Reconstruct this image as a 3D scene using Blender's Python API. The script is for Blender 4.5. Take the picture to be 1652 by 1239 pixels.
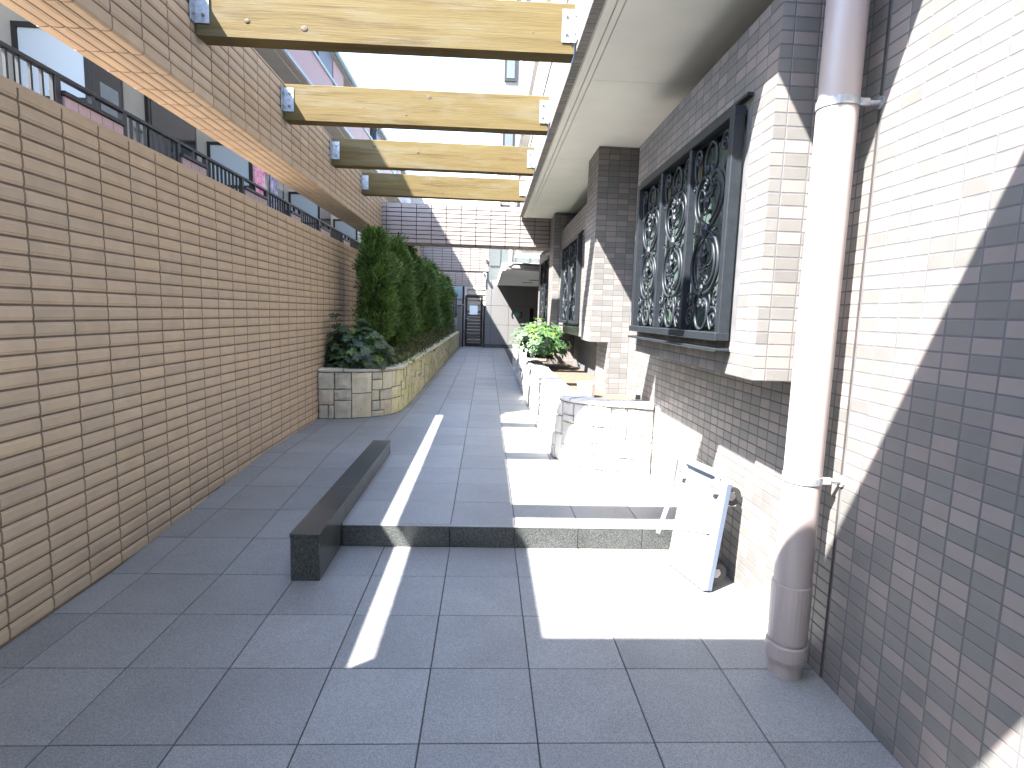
import bpy, math, random
from mathutils import Matrix, Vector, noise
random.seed(7)
R = math.radians
scene = bpy.context.scene
for o in list(bpy.data.objects): bpy.data.objects.remove(o)

# ------------------------------------------------------------------ camera
CAM_H = 1.389; F_PX = 916.9
P, YW, RL = 0.12221, 0.04769, 0.03080
fw = Vector((math.sin(YW)*math.cos(P), math.cos(YW)*math.cos(P), -math.sin(P)))
rt = Vector((math.cos(YW), -math.sin(YW), 0)); up = rt.cross(fw)
CR = math.cos(RL)*rt + math.sin(RL)*up
CU = -math.sin(RL)*rt + math.cos(RL)*up
cam_d = bpy.data.cameras.new('camera'); cam = bpy.data.objects.new('camera', cam_d)
scene.collection.objects.link(cam); scene.camera = cam
cam.matrix_world = Matrix(((CR.x, CU.x, -fw.x, 0), (CR.y, CU.y, -fw.y, 0), (CR.z, CU.z, -fw.z, CAM_H), (0, 0, 0, 1)))
cam_d.sensor_fit = 'HORIZONTAL'; cam_d.sensor_width = 36; cam_d.lens = 36*F_PX/1652
cam_d.clip_start = 0.05; cam_d.clip_end = 3000

# ------------------------------------------------------------------ sky, sun, exposure
SX, SY = 0.62, 0.465
world = bpy.data.worlds.new('World'); scene.world = world; world.use_nodes = True
wn = world.node_tree
bg = wn.nodes['Background']
sky = wn.nodes.new('ShaderNodeTexSky'); sky.sky_type = 'NISHITA'; sky.sun_disc = False
sky.sun_elevation = math.atan(1/math.hypot(SX, SY)); sky.sun_rotation = math.atan2(-SX, -SY)
sky.air_density = 1.0; sky.dust_density = 0.6; sky.ozone_density = 1.0
wn.links.new(sky.outputs[0], bg.inputs[0]); bg.inputs[1].default_value = 0.15
sun_d = bpy.data.lights.new('sun', 'SUN'); sun_d.energy = 4.5; sun_d.angle = R(0.53); sun_d.color = (1, 0.965, 0.915)
sun = bpy.data.objects.new('sun', sun_d); scene.collection.objects.link(sun)
sun.rotation_euler = Vector((SX, SY, -1)).to_track_quat('-Z', 'Y').to_euler()
sun.location = (-6, -5, 14)
vs = scene.view_settings; vs.view_transform = 'Standard'; vs.look = 'None'; vs.exposure = 3.4; vs.gamma = 1; vs.use_curve_mapping = False

# ------------------------------------------------------------------ helpers
C = scene.collection
def project(p):
    d = Vector(p) - Vector((0, 0, CAM_H)); z = d.dot(fw)
    if z < 0.05: return None
    return 826 + F_PX*d.dot(CR)/z, 619.5 - F_PX*d.dot(CU)/z, z
def in_view(p, m=40):
    q = project(p)
    return q is not None and -m < q[0] < 1652+m and -m < q[1] < 1239+m

class MB:
    def __init__(s): s.v = []; s.f = []; s.m = []
    def poly(s, pts, mi=0):
        n = len(s.v); s.v += [tuple(p) for p in pts]; s.f.append(tuple(range(n, n+len(pts)))); s.m.append(mi)
    def raw(s, v, f, mi=0):
        n = len(s.v); s.v += [tuple(p) for p in v]
        for q in f: s.f.append(tuple(i+n for i in q)); s.m.append(mi)
    def box(s, x0, x1, y0, y1, z0, z1, mi=0):
        v = [(x0,y0,z0),(x1,y0,z0),(x1,y1,z0),(x0,y1,z0),(x0,y0,z1),(x1,y0,z1),(x1,y1,z1),(x0,y1,z1)]
        s.raw(v, [(3,2,1,0),(4,5,6,7),(0,1,5,4),(1,2,6,5),(2,3,7,6),(3,0,4,7)], mi)
    def bbox(s, x0, x1, y0, y1, z0, z1, b=0.004, mi=0):   # box with chamfered edges
        X = (x0, x1); Y = (y0, y1); Z = (z0, z1); V = []
        def c(i, j, k, ax):
            p = [X[i] + (b if i == 0 else -b), Y[j] + (b if j == 0 else -b), Z[k] + (b if k == 0 else -b)]
            p[ax] = (X[i], Y[j], Z[k])[ax]; return tuple(p)
        ix = {}
        for i in (0,1):
            for j in (0,1):
                for k in (0,1):
                    for ax in (0,1,2): ix[i,j,k,ax] = len(V); V.append(c(i,j,k,ax))
        F = []
        for ax in (0,1,2):
            for e in (0,1):
                q = []
                for a, d in ((0,0),(1,0),(1,1),(0,1)):
                    t = [0,0,0]; t[ax] = e; t[(ax+1)%3] = a; t[(ax+2)%3] = d; q.append(ix[t[0],t[1],t[2],ax])
                F.append(tuple(q if e else q[::-1]))
        for ax in (0,1,2):
            a1, a2 = (ax+1)%3, (ax+2)%3
            for p_ in (0,1):
                for q_ in (0,1):
                    t0 = [0,0,0]; t0[a1] = p_; t0[a2] = q_; t1 = t0[:]; t1[ax] = 1
                    q = [ix[t0[0],t0[1],t0[2],a1], ix[t1[0],t1[1],t1[2],a1], ix[t1[0],t1[1],t1[2],a2], ix[t0[0],t0[1],t0[2],a2]]
                    F.append(tuple(q if (p_ != q_) else q[::-1]))
        for i in (0,1):
            for j in (0,1):
                for k in (0,1):
                    q = [ix[i,j,k,0], ix[i,j,k,1], ix[i,j,k,2]]
                    F.append(tuple(q if (i+j+k) % 2 else q[::-1]))
        s.raw(V, F, mi)
    def cyl(s, p0, p1, r0, r1=None, n=12, caps=True, mi=0):
        p0 = Vector(p0); p1 = Vector(p1); r1 = r0 if r1 is None else r1
        d = (p1-p0).normalized(); a = d.orthogonal().normalized(); b = d.cross(a)
        v = []
        for p, r in ((p0, r0), (p1, r1)):
            for i in range(n):
                t = 2*math.pi*i/n; v.append(p + a*r*math.cos(t) + b*r*math.sin(t))
        f = [(i, (i+1) % n, n+(i+1) % n, n+i) for i in range(n)]
        if caps: f += [tuple(range(n))[::-1], tuple(range(n, 2*n))]
        s.raw(v, f, mi)
    def tube(s, pts, r, n=6, mi=0):
        pts = [Vector(p) for p in pts]; v = []; f = []; ref = None
        for i, p in enumerate(pts):
            d = (pts[min(i+1, len(pts)-1)] - pts[max(i-1, 0)]).normalized()
            if ref is None: ref = d.orthogonal().normalized()
            a = (ref - d*ref.dot(d)).normalized(); b = d.cross(a); ref = a
            rr = r[i] if isinstance(r, (list, tuple)) else r
            for k in range(n):
                t = 2*math.pi*k/n; v.append(p + a*rr*math.cos(t) + b*rr*math.sin(t))
        for i in range(len(pts)-1):
            for k in range(n):
                f.append((i*n+k, i*n+(k+1) % n, (i+1)*n+(k+1) % n, (i+1)*n+k))
        f += [tuple(range(n))[::-1], tuple(range((len(pts)-1)*n, len(pts)*n))]
        s.raw(v, f, mi)
    def ball(s, c, rx, ry=None, rz=None, n=8, mi=0):
        ry = ry or rx; rz = rz or rx; v = []; f = []; m = n//2
        for i in range(m+1):
            th = math.pi*i/m
            for k in range(n):
                ph = 2*math.pi*k/n
                v.append((c[0]+rx*math.sin(th)*math.cos(ph), c[1]+ry*math.sin(th)*math.sin(ph), c[2]+rz*math.cos(th)))
        for i in range(m):
            for k in range(n): f.append((i*n+k, (i+1)*n+k, (i+1)*n+(k+1) % n, i*n+(k+1) % n))
        s.raw(v, f, mi)
    def mesh(s, name, mats, smooth=False):
        me = bpy.data.meshes.new(name); me.from_pydata(s.v, [], s.f)
        for m in (mats if isinstance(mats, (list, tuple)) else [mats]): me.materials.append(m)
        me.polygons.foreach_set('material_index', s.m)
        if smooth: me.polygons.foreach_set('use_smooth', [True]*len(s.f))
        me.update(); return me

def tag(o, label=None, cat=None, group=None, kind=None):
    if label: o['label'] = label
    if cat: o['category'] = cat
    if group: o['group'] = group
    if kind: o['kind'] = kind
    return o
def link(name, data, parent=None, mw=None):
    o = bpy.data.objects.new(name, data); C.objects.link(o)
    if parent is not None:
        o.parent = parent; o.matrix_parent_inverse = WM[parent.name].inverted()
    if mw is not None: o.matrix_basis = mw
    WM[o.name] = (mw.copy() if mw is not None else Matrix.Identity(4))
    return o
WM = {}
def thing(name, label, cat, loc=(0,0,0), group=None):
    o = link(name, None, None, Matrix.Translation(Vector(loc))); o.empty_display_size = 0.1
    return tag(o, label, cat, group)
def part(name, mb, mats, parent, smooth=False):
    return link(name, mb.mesh(name, mats, smooth), parent)
def struct(name, mb, mats):
    return tag(link(name, mb.mesh(name, mats)), kind='structure')

# ------------------------------------------------------------------ materials
def new_mat(name):
    m = bpy.data.materials.new(name); m.use_nodes = True
    nt = m.node_tree; return m, nt, nt.nodes['Principled BSDF']
def N(nt, t, **kw):
    n = nt.nodes.new(t)
    for k, v in kw.items(): setattr(n, k, v)
    return n
def mat(name, col, rough=0.6, var=0.0, scale=8.0, bump=0.0, bscale=60.0, metal=0.0, col2=None, stretch=(1,1,1), rnd=0.0, spec=None, detail=4.0, coords='Object'):
    m, nt, b = new_mat(name)
    b.inputs['Roughness'].default_value = rough; b.inputs['Metallic'].default_value = metal
    if spec is not None: b.inputs['Specular IOR Level'].default_value = spec
    tc = N(nt, 'ShaderNodeTexCoord'); mp = N(nt, 'ShaderNodeMapping'); mp.inputs['Scale'].default_value = stretch
    oi = N(nt, 'ShaderNodeObjectInfo')
    nt.links.new(tc.outputs[coords], mp.inputs[0])
    add = N(nt, 'ShaderNodeVectorMath', operation='ADD')
    off = N(nt, 'ShaderNodeVectorMath', operation='MULTIPLY'); off.inputs[1].default_value = (0.73, 0.41, 1.31)
    nt.links.new(oi.outputs['Location'], off.inputs[0])
    nt.links.new(mp.outputs[0], add.inputs[0]); nt.links.new(off.outputs[0], add.inputs[1])
    c = col + (1,) if len(col) == 3 else col
    if var or col2:
        tx = N(nt, 'ShaderNodeTexNoise'); tx.inputs['Scale'].default_value = scale; tx.inputs['Detail'].default_value = detail
        nt.links.new(add.outputs[0], tx.inputs['Vector'])
        rp = N(nt, 'ShaderNodeValToRGB'); rp.color_ramp.elements[0].position = 0.32; rp.color_ramp.elements[1].position = 0.68
        if col2: a_, b_ = c, tuple(col2)+(1,)
        else:
            a_ = tuple(x*(1-var) for x in col)+(1,); b_ = tuple(min(1, x*(1+var)) for x in col)+(1,)
        rp.color_ramp.elements[0].color = a_; rp.color_ramp.elements[1].color = b_
        nt.links.new(tx.outputs[0], rp.inputs[0]); src = rp.outputs[0]
        if rnd:
            hv = N(nt, 'ShaderNodeHueSaturation'); mr = N(nt, 'ShaderNodeMapRange')
            mr.inputs['To Min'].default_value = 1-rnd; mr.inputs['To Max'].default_value = 1+rnd
            nt.links.new(oi.outputs['Random'], mr.inputs['Value']); nt.links.new(mr.outputs[0], hv.inputs['Value'])
            nt.links.new(src, hv.inputs['Color']); src = hv.outputs[0]
        nt.links.new(src, b.inputs['Base Color'])
    else:
        b.inputs['Base Color'].default_value = c
    if bump:
        t2 = N(nt, 'ShaderNodeTexNoise'); t2.inputs['Scale'].default_value = bscale; t2.inputs['Detail'].default_value = 5
        nt.links.new(add.outputs[0], t2.inputs['Vector'])
        bp = N(nt, 'ShaderNodeBump'); bp.inputs['Strength'].default_value = bump; bp.inputs['Distance'].default_value = 0.01
        nt.links.new(t2.outputs[0], bp.inputs['Height']); nt.links.new(bp.outputs[0], b.inputs['Normal'])
    return m
def granite(name, base, amp, rough, scale=220.0, blotch=0.12, spec=0.5):
    m, nt, b = new_mat(name)
    b.inputs['Roughness'].default_value = rough; b.inputs['Specular IOR Level'].default_value = spec
    tc = N(nt, 'ShaderNodeTexCoord'); oi = N(nt, 'ShaderNodeObjectInfo')
    add = N(nt, 'ShaderNodeVectorMath', operation='ADD')
    off = N(nt, 'ShaderNodeVectorMath', operation='SCALE'); off.inputs['Scale'].default_value = 3.1
    nt.links.new(oi.outputs['Location'], off.inputs[0]); nt.links.new(tc.outputs['Object'], add.inputs[0]); nt.links.new(off.outputs[0], add.inputs[1])
    v = N(nt, 'ShaderNodeTexVoronoi'); v.inputs['Scale'].default_value = scale
    n1 = N(nt, 'ShaderNodeTexNoise'); n1.inputs['Scale'].default_value = scale*0.45; n1.inputs['Detail'].default_value = 3
    n2 = N(nt, 'ShaderNodeTexNoise'); n2.inputs['Scale'].default_value = 3.0; n2.inputs['Detail'].default_value = 5; n2.inputs['Roughness'].default_value = 0.6
    for t in (v, n1, n2): nt.links.new(add.outputs[0], t.inputs['Vector'])
    bw = N(nt, 'ShaderNodeRGBToBW'); nt.links.new(v.outputs['Color'], bw.inputs[0])
    def mr(src, a, c):
        r_ = N(nt, 'ShaderNodeMapRange'); r_.inputs['From Min'].default_value = 0.3; r_.inputs['From Max'].default_value = 0.7
        r_.inputs['To Min'].default_value = a; r_.inputs['To Max'].default_value = c; nt.links.new(src, r_.inputs['Value']); return r_.outputs[0]
    m1 = N(nt, 'ShaderNodeMath', operation='MULTIPLY'); m2 = N(nt, 'ShaderNodeMath', operation='MULTIPLY'); m3 = N(nt, 'ShaderNodeMath', operation='MULTIPLY')
    nt.links.new(mr(bw.outputs[0], 1-amp, 1+amp), m1.inputs[0]); nt.links.new(mr(n1.outputs[0], 1-amp*0.8, 1+amp*0.8), m1.inputs[1])
    nt.links.new(m1.outputs[0], m2.inputs[0]); nt.links.new(mr(n2.outputs[0], 1-blotch, 1+blotch), m2.inputs[1])
    rr = N(nt, 'ShaderNodeMapRange'); rr.inputs['To Min'].default_value = 0.90; rr.inputs['To Max'].default_value = 1.10
    nt.links.new(oi.outputs['Random'], rr.inputs['Value'])
    nt.links.new(m2.outputs[0], m3.inputs[0]); nt.links.new(rr.outputs[0], m3.inputs[1])
    vm = N(nt, 'ShaderNodeVectorMath', operation='SCALE'); vm.inputs[0].default_value = base
    nt.links.new(m3.outputs[0], vm.inputs['Scale']); nt.links.new(vm.outputs[0], b.inputs['Base Color'])
    bp = N(nt, 'ShaderNodeBump'); bp.inputs['Strength'].default_value = 0.12; bp.inputs['Distance'].default_value = 0.002
    nt.links.new(n1.outputs[0], bp.inputs['Height']); nt.links.new(bp.outputs[0], b.inputs['Normal'])
    return m
def wood(name):
    m, nt, b = new_mat(name); b.inputs['Roughness'].default_value = 0.75; b.inputs['Specular IOR Level'].default_value = 0.12
    tc = N(nt, 'ShaderNodeTexCoord'); oi = N(nt, 'ShaderNodeObjectInfo')
    add = N(nt, 'ShaderNodeVectorMath', operation='ADD'); off = N(nt, 'ShaderNodeVectorMath', operation='SCALE'); off.inputs['Scale'].default_value = 7.7
    nt.links.new(oi.outputs['Location'], off.inputs[0]); nt.links.new(tc.outputs['Object'], add.inputs[0]); nt.links.new(off.outputs[0], add.inputs[1])
    mp = N(nt, 'ShaderNodeMapping'); mp.inputs['Scale'].default_value = (0.55, 9, 9); nt.links.new(add.outputs[0], mp.inputs[0])
    n1 = N(nt, 'ShaderNodeTexNoise'); n1.inputs['Scale'].default_value = 2.2; n1.inputs['Detail'].default_value = 7; n1.inputs['Distortion'].default_value = 0.9
    nt.links.new(mp.outputs[0], n1.inputs['Vector'])
    mp2 = N(nt, 'ShaderNodeMapping'); mp2.inputs['Scale'].default_value = (1.6, 40, 40); nt.links.new(add.outputs[0], mp2.inputs[0])
    n2 = N(nt, 'ShaderNodeTexNoise'); n2.inputs['Scale'].default_value = 3; n2.inputs['Detail'].default_value = 4; nt.links.new(mp2.outputs[0], n2.inputs['Vector'])
    mx = N(nt, 'ShaderNodeMath', operation='MULTIPLY_ADD'); mx.inputs[1].default_value = 0.35; nt.links.new(n2.outputs[0], mx.inputs[0]); nt.links.new(n1.outputs[0], mx.inputs[2])
    rp = N(nt, 'ShaderNodeValToRGB'); e = rp.color_ramp.elements
    e[0].position = 0.45; e[0].color = (0.056, 0.037, 0.015, 1); e[1].position = 0.92; e[1].color = (0.098, 0.074, 0.031, 1)
    x = e.new(0.62); x.color = (0.084, 0.060, 0.023, 1)
    nt.links.new(mx.outputs[0], rp.inputs[0])
    mp3 = N(nt, 'ShaderNodeMapping'); mp3.inputs['Scale'].default_value = (1.3, 5, 7); nt.links.new(add.outputs[0], mp3.inputs[0])
    n3 = N(nt, 'ShaderNodeTexNoise'); n3.inputs['Scale'].default_value = 1.3; n3.inputs['Detail'].default_value = 8; n3.inputs['Roughness'].default_value = 0.65; nt.links.new(mp3.outputs[0], n3.inputs['Vector'])
    r3 = N(nt, 'ShaderNodeValToRGB'); r3.color_ramp.elements[0].position = 0.50; r3.color_ramp.elements[1].position = 0.72
    r3.color_ramp.elements[1].color = (0.75, 0.75, 0.75, 1); nt.links.new(n3.outputs[0], r3.inputs[0])
    mix = N(nt, 'ShaderNodeMix', data_type='RGBA'); mix.inputs['B'].default_value = (0.108, 0.094, 0.062, 1)
    nt.links.new(r3.outputs[0], mix.inputs['Factor']); nt.links.new(rp.outputs[0], mix.inputs['A']); nt.links.new(mix.outputs['Result'], b.inputs['Base Color'])
    bp = N(nt, 'ShaderNodeBump'); bp.inputs['Strength'].default_value = 0.35; bp.inputs['Distance'].default_value = 0.004
    nt.links.new(n2.outputs[0], bp.inputs['Height']); nt.links.new(bp.outputs[0], b.inputs['Normal'])
    return m
def leafmat(name, a, b_, rough=0.5, trans=0.25):
    m, nt, b = new_mat(name); b.inputs['Roughness'].default_value = rough
    tc = N(nt, 'ShaderNodeTexCoord'); tx = N(nt, 'ShaderNodeTexNoise'); tx.inputs['Scale'].default_value = 6; tx.inputs['Detail'].default_value = 3
    nt.links.new(tc.outputs['Object'], tx.inputs['Vector'])
    g = N(nt, 'ShaderNodeNewGeometry'); am = N(nt, 'ShaderNodeMath', operation='MULTIPLY_ADD'); am.inputs[1].default_value = 0.45
    nt.links.new(g.outputs['Random Per Island'], am.inputs[0]); nt.links.new(tx.outputs[0], am.inputs[2])
    rp = N(nt, 'ShaderNodeValToRGB'); rp.color_ramp.elements[0].position = 0.5; rp.color_ramp.elements[1].position = 0.95
    rp.color_ramp.elements[0].color = a+(1,); rp.color_ramp.elements[1].color = b_+(1,)
    nt.links.new(am.outputs[0], rp.inputs[0]); nt.links.new(rp.outputs[0], b.inputs['Base Color'])
    tr = N(nt, 'ShaderNodeBsdfTranslucent'); nt.links.new(rp.outputs[0], tr.inputs[0])
    ms = N(nt, 'ShaderNodeMixShader'); ms.inputs[0].default_value = trans
    out = nt.nodes['Material Output']
    nt.links.new(b.outputs[0], ms.inputs[1]); nt.links.new(tr.outputs[0], ms.inputs[2]); nt.links.new(ms.outputs[0], out.inputs['Surface'])
    return m

M = {}
for i, c in enumerate([(0.345,0.262,0.186),(0.355,0.268,0.188),(0.332,0.256,0.186),(0.368,0.278,0.188)]):
    M['tan%d' % i] = mat('beige_tile_%d' % i, c, 0.55, var=0.07, scale=9, bump=0.05, bscale=40, rnd=0.05)
TAN = [M['tan%d' % i] for i in range(4)]
for i, c in enumerate([(0.184,0.157,0.147),(0.192,0.164,0.153),(0.124,0.119,0.112),(0.133,0.127,0.120),(0.156,0.139,0.130)]):
    M['mos%d' % i] = mat('mosaic_tile_%d' % i, c, 0.45, var=0.05, scale=14, rnd=0.06)
MOS = [M['mos%d' % i] for i in range(5)]
M['pink'] = [mat('pale_tile_%d' % i, c, 0.5, var=0.04, scale=9, rnd=0.03) for i, c in enumerate([(0.235,0.196,0.180),(0.225,0.188,0.173),(0.245,0.203,0.186)])]
M['mortar'] = mat('dark_mortar', (0.032,0.026,0.024), 0.9, var=0.2, scale=20)
M['wall_mortar'] = mat('brown_wall_mortar', (0.125,0.092,0.070), 0.9, var=0.2, scale=12)
M['grout'] = mat('grey_grout', (0.088,0.086,0.089), 0.9, var=0.15, scale=20)
M['floor'] = granite('granite_paver', (0.186,0.187,0.184), 0.22, 0.5, 400, 0.10)
M['joint'] = mat('paving_joint', (0.05,0.05,0.05), 0.9)
M['dark_granite'] = granite('dark_granite', (0.048,0.052,0.051), 0.45, 0.22, 300, 0.3)
M['wood'] = wood('treated_timber')
M['galv'] = mat('galvanised_steel', (0.30,0.31,0.33), 0.45, var=0.2, scale=40, metal=0.5)
M['bolt'] = mat('bolt_steel', (0.35,0.32,0.29), 0.4, metal=0.9)
M['soffit'] = mat('painted_soffit', (0.84,0.83,0.75), 0.8, var=0.04, scale=3, bump=0.08, bscale=150)
M['iron'] = mat('black_iron', (0.014,0.017,0.021), 0.45, var=0.15, scale=30, spec=0.25)
M['alu_dark'] = mat('dark_bronze_frame', (0.016,0.014,0.014), 0.5, spec=0.3)
M['glass_g'] = mat('obscure_glass', (0.055,0.076,0.066), 0.25, var=0.12, scale=14, bump=0.25, bscale=45)
M['pipe'] = mat('mauve_pvc_pipe', (0.290,0.248,0.240), 0.35, var=0.03, scale=6)
M['stone'] = [mat('cream_stone_%d' % i, c, 0.85, scale=5, bump=0.9, bscale=16, col2=c2, detail=7) for i, (c, c2) in enumerate([((0.36,0.32,0.23),(0.46,0.42,0.32)),((0.33,0.28,0.21),(0.43,0.38,0.30)),((0.40,0.36,0.26),(0.48,0.44,0.34)),((0.30,0.28,0.23),(0.42,0.39,0.31))])]
M['stone_moss'] = [mat('mossy_stone_%d' % i, c, 0.85, scale=4, bump=0.8, bscale=16, col2=c2, detail=7) for i, (c, c2) in enumerate([((0.36,0.34,0.17),(0.46,0.42,0.26)),((0.40,0.36,0.20),(0.48,0.44,0.28)),((0.33,0.33,0.17),(0.43,0.41,0.25))])]
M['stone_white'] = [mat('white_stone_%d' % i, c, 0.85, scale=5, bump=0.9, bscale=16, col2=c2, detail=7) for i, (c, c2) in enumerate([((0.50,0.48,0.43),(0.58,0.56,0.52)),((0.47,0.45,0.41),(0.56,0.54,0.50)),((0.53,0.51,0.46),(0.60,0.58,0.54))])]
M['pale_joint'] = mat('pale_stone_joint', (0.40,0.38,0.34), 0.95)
M['stone_joint'] = mat('stone_joint', (0.12,0.11,0.085), 0.95)
M['soil'] = mat('dry_soil', (0.045,0.032,0.024), 0.95, var=0.35, scale=18, bump=0.8, bscale=40)
M['sand'] = mat('sandy_soil', (0.078,0.056,0.037), 0.95, var=0.25, scale=14, bump=0.6, bscale=40)
M['conifer'] = leafmat('conifer_green', (0.028,0.060,0.013), (0.125,0.215,0.040), 0.7, 0.2)
M['twig'] = leafmat('brown_green_twig', (0.055,0.050,0.022), (0.100,0.130,0.036), 0.8, 0.2)
M['bark'] = mat('bark', (0.075,0.05,0.035), 0.95, var=0.35, scale=25, bump=0.7)
M['dleaf'] = leafmat('dark_glossy_leaf', (0.012,0.028,0.010), (0.040,0.078,0.022), 0.5, 0.12)
M['lleaf'] = leafmat('lime_leaf', (0.07,0.15,0.02), (0.14,0.23,0.035), 0.4, 0.3)
M['bleaf'] = leafmat('bright_leaf', (0.022,0.058,0.022), (0.085,0.140,0.055), 0.4, 0.25)
M['panel'] = mat('pale_stone_panel', (0.118,0.116,0.113), 0.5, var=0.05, scale=30)
M['dpanel'] = mat('grey_stone_panel', (0.12,0.115,0.108), 0.5, var=0.06, scale=30)
M['gate'] = mat('dark_brown_gate', (0.013,0.009,0.009), 0.45, spec=0.3)
M['slat'] = mat('brown_slat', (0.060,0.046,0.040), 0.5)
M['white'] = mat('white_plastic', (0.75,0.75,0.75), 0.4)
M['cream'] = mat('cream_stucco', (0.30,0.28,0.235), 0.85, var=0.04, scale=5)
M['board'] = mat('white_partition_board', (0.34,0.36,0.38), 0.5)
M['rosew'] = mat('rose_small_tile', (0.30,0.205,0.21), 0.5, var=0.05, scale=20)
M['roseg'] = mat('rose_tile_joint', (0.16,0.12,0.13), 0.8)
M['grey'] = mat('grey_concrete', (0.33,0.32,0.30), 0.85, var=0.05, scale=4)
M['blue'] = mat('pale_blue_trim', (0.22,0.33,0.40), 0.4)
M['navy'] = mat('navy_rail', (0.05,0.08,0.13), 0.4)
M['curtain'] = mat('white_curtain', (0.20,0.215,0.215), 0.9, var=0.12, scale=8, stretch=(14,14,0.4))
M['darkglass'] = mat('dark_window_glass', (0.014,0.013,0.013), 0.15, spec=0.25)
M['deck'] = mat('pale_blue_plastic', (0.105,0.130,0.185), 0.4)
M['deckw'] = mat('white_blue_plastic', (0.175,0.185,0.21), 0.4)
M['steelw'] = mat('white_painted_tube', (0.62,0.62,0.62), 0.35)
M['rubber'] = mat('grey_rubber', (0.030,0.030,0.031), 0.6)
M['frost'] = mat('frosted_panel', (0.066,0.074,0.074), 0.4, var=0.2, scale=60)
M['teal'] = mat('teal_enamel', (0.06,0.30,0.30), 0.4)
M['paper'] = mat('notice_paper', (0.62,0.80,0.76), 0.7)
M['sidew'] = mat('beige_siding', (0.50,0.44,0.36), 0.8, var=0.06, scale=8)
M['cloth1'] = mat('pink_patterned_cloth', (0.62,0.10,0.20), 0.9, scale=16, col2=(0.75,0.50,0.55))
M['cloth2'] = mat('dark_patterned_cloth', (0.05,0.05,0.12), 0.9, scale=14, col2=(0.5,0.45,0.5))
M['ground'] = mat('ground_asphalt', (0.07,0.068,0.065), 0.9, var=0.1, scale=2)
M['twall'] = mat('pale_tower_tile', (0.120,0.110,0.105), 0.6, var=0.06, scale=12)

# ------------------------------------------------------------------ tile laying
def tile_profile(w, h, d, lip=None, ld=0.5):
    """tile centred at origin, front faces -Y; optional lower lips along top and bottom edges"""
    mb = MB(); x = w/2; z = h/2
    if lip is None:
        b = min(0.0012, h*0.05)
        v = [(-x,0,-z),(x,0,-z),(x,0,z),(-x,0,z),(-x,-d+b,-z),(x,-d+b,-z),(x,-d+b,z),(-x,-d+b,z),(-x+b,-d,-z+b),(x-b,-d,-z+b),(x-b,-d,z-b),(-x+b,-d,z-b)]
        mb.raw(v, [(0,1,5,4),(1,2,6,5),(2,3,7,6),(3,0,4,7),(4,5,9,8),(5,6,10,9),(6,7,11,10),(7,4,8,11),(8,9,10,11)])
    else:
        zs = [-z, -z+lip*0.25, -z+lip, -z+lip*1.35, z-lip*1.35, z-lip, z-lip*0.25, z]
        ys = [-d*ld*0.55, -d*ld, -d*ld*1.08, -d, -d, -d*ld*1.08, -d*ld, -d*ld*0.55]
        v = [(-x, y, q) for y, q in zip(ys, zs)] + [(x, y, q) for y, q in zip(ys, zs)]
        n = 8; f = [(i, n+i, n+i+1, i+1) for i in range(n-1)]
        v += [(-x,0,-z),(-x,0,z),(x,0,-z),(x,0,z)]
        f += [(16,)+tuple(range(n))+(17,), (18,19)+tuple(range(2*n-1, n-1, -1)), (16,18,8,0), (7,15,19,17)]
        mb.raw(v, f)
    return mb
ROT = {'+x': Matrix.Rotation(math.pi/2, 4, 'Z'), '-x': Matrix.Rotation(-math.pi/2, 4, 'Z'), '-y': Matrix.Identity(4), '+y': Matrix.Rotation(math.pi, 4, 'Z'),
       'dn_y': Matrix.Rotation(math.pi/2, 4, 'Z') @ Matrix.Rotation(math.pi/2, 4, 'X'), 'dn_x': Matrix.Rotation(math.pi/2, 4, 'X')}
def place(pos, face, sx=1.0, sz=1.0):
    return Matrix.Translation(Vector(pos)) @ ROT[face] @ Matrix.Diagonal((sx, 1, sz, 1))
def lay(parent, items, mats, base, limit=300, name='tile'):
    """items: (matrix, tone).  The largest in view become objects, the rest one joined part."""
    meshes = [base.mesh('%s_%d' % (name, i), m) for i, m in enumerate(mats)]
    sc = []
    for k, (mw, t) in enumerate(items):
        p = mw.translation; q = project(p)
        vis = q is not None and -15 < q[0] < 1667 and -15 < q[1] < 1254
        sc.append((0 if vis else 1, q[2] if q else 99, k))
    sc.sort(); keep = set(k for v, d, k in sc[:limit] if v == 0)
    rest = MB()
    for k, (mw, t) in enumerate(items):
        if k in keep: link(name, meshes[t], parent, mw)
        else:
            n = len(rest.v); rest.v += [tuple(mw @ Vector(v)) for v in base.v]
            for f in base.f: rest.f.append(tuple(i+n for i in f)); rest.m.append(t)
    if rest.v:
        o = link(name+'_field', rest.mesh(name+'_field', mats), parent); tag(o, kind='stuff')

TW, TH = 0.2377, 0.0677                       # long beige tile pitch
BT = tile_profile(TW-0.0105, TH-0.0095, 0.0075, lip=0.009, ld=0.66)
FTL = tile_profile(TW-0.011, TH-0.012, 0.014)
MT = 0.049                                    # small mosaic pitch (2:1)
MTL = tile_profile(2*MT-0.0052, MT-0.0052, 0.0008)
def tone(n, w=None):
    return random.choices(range(n), w)[0] if w else random.randrange(n)
MOSW = [3, 2, 3.5, 3, 1]

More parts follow.
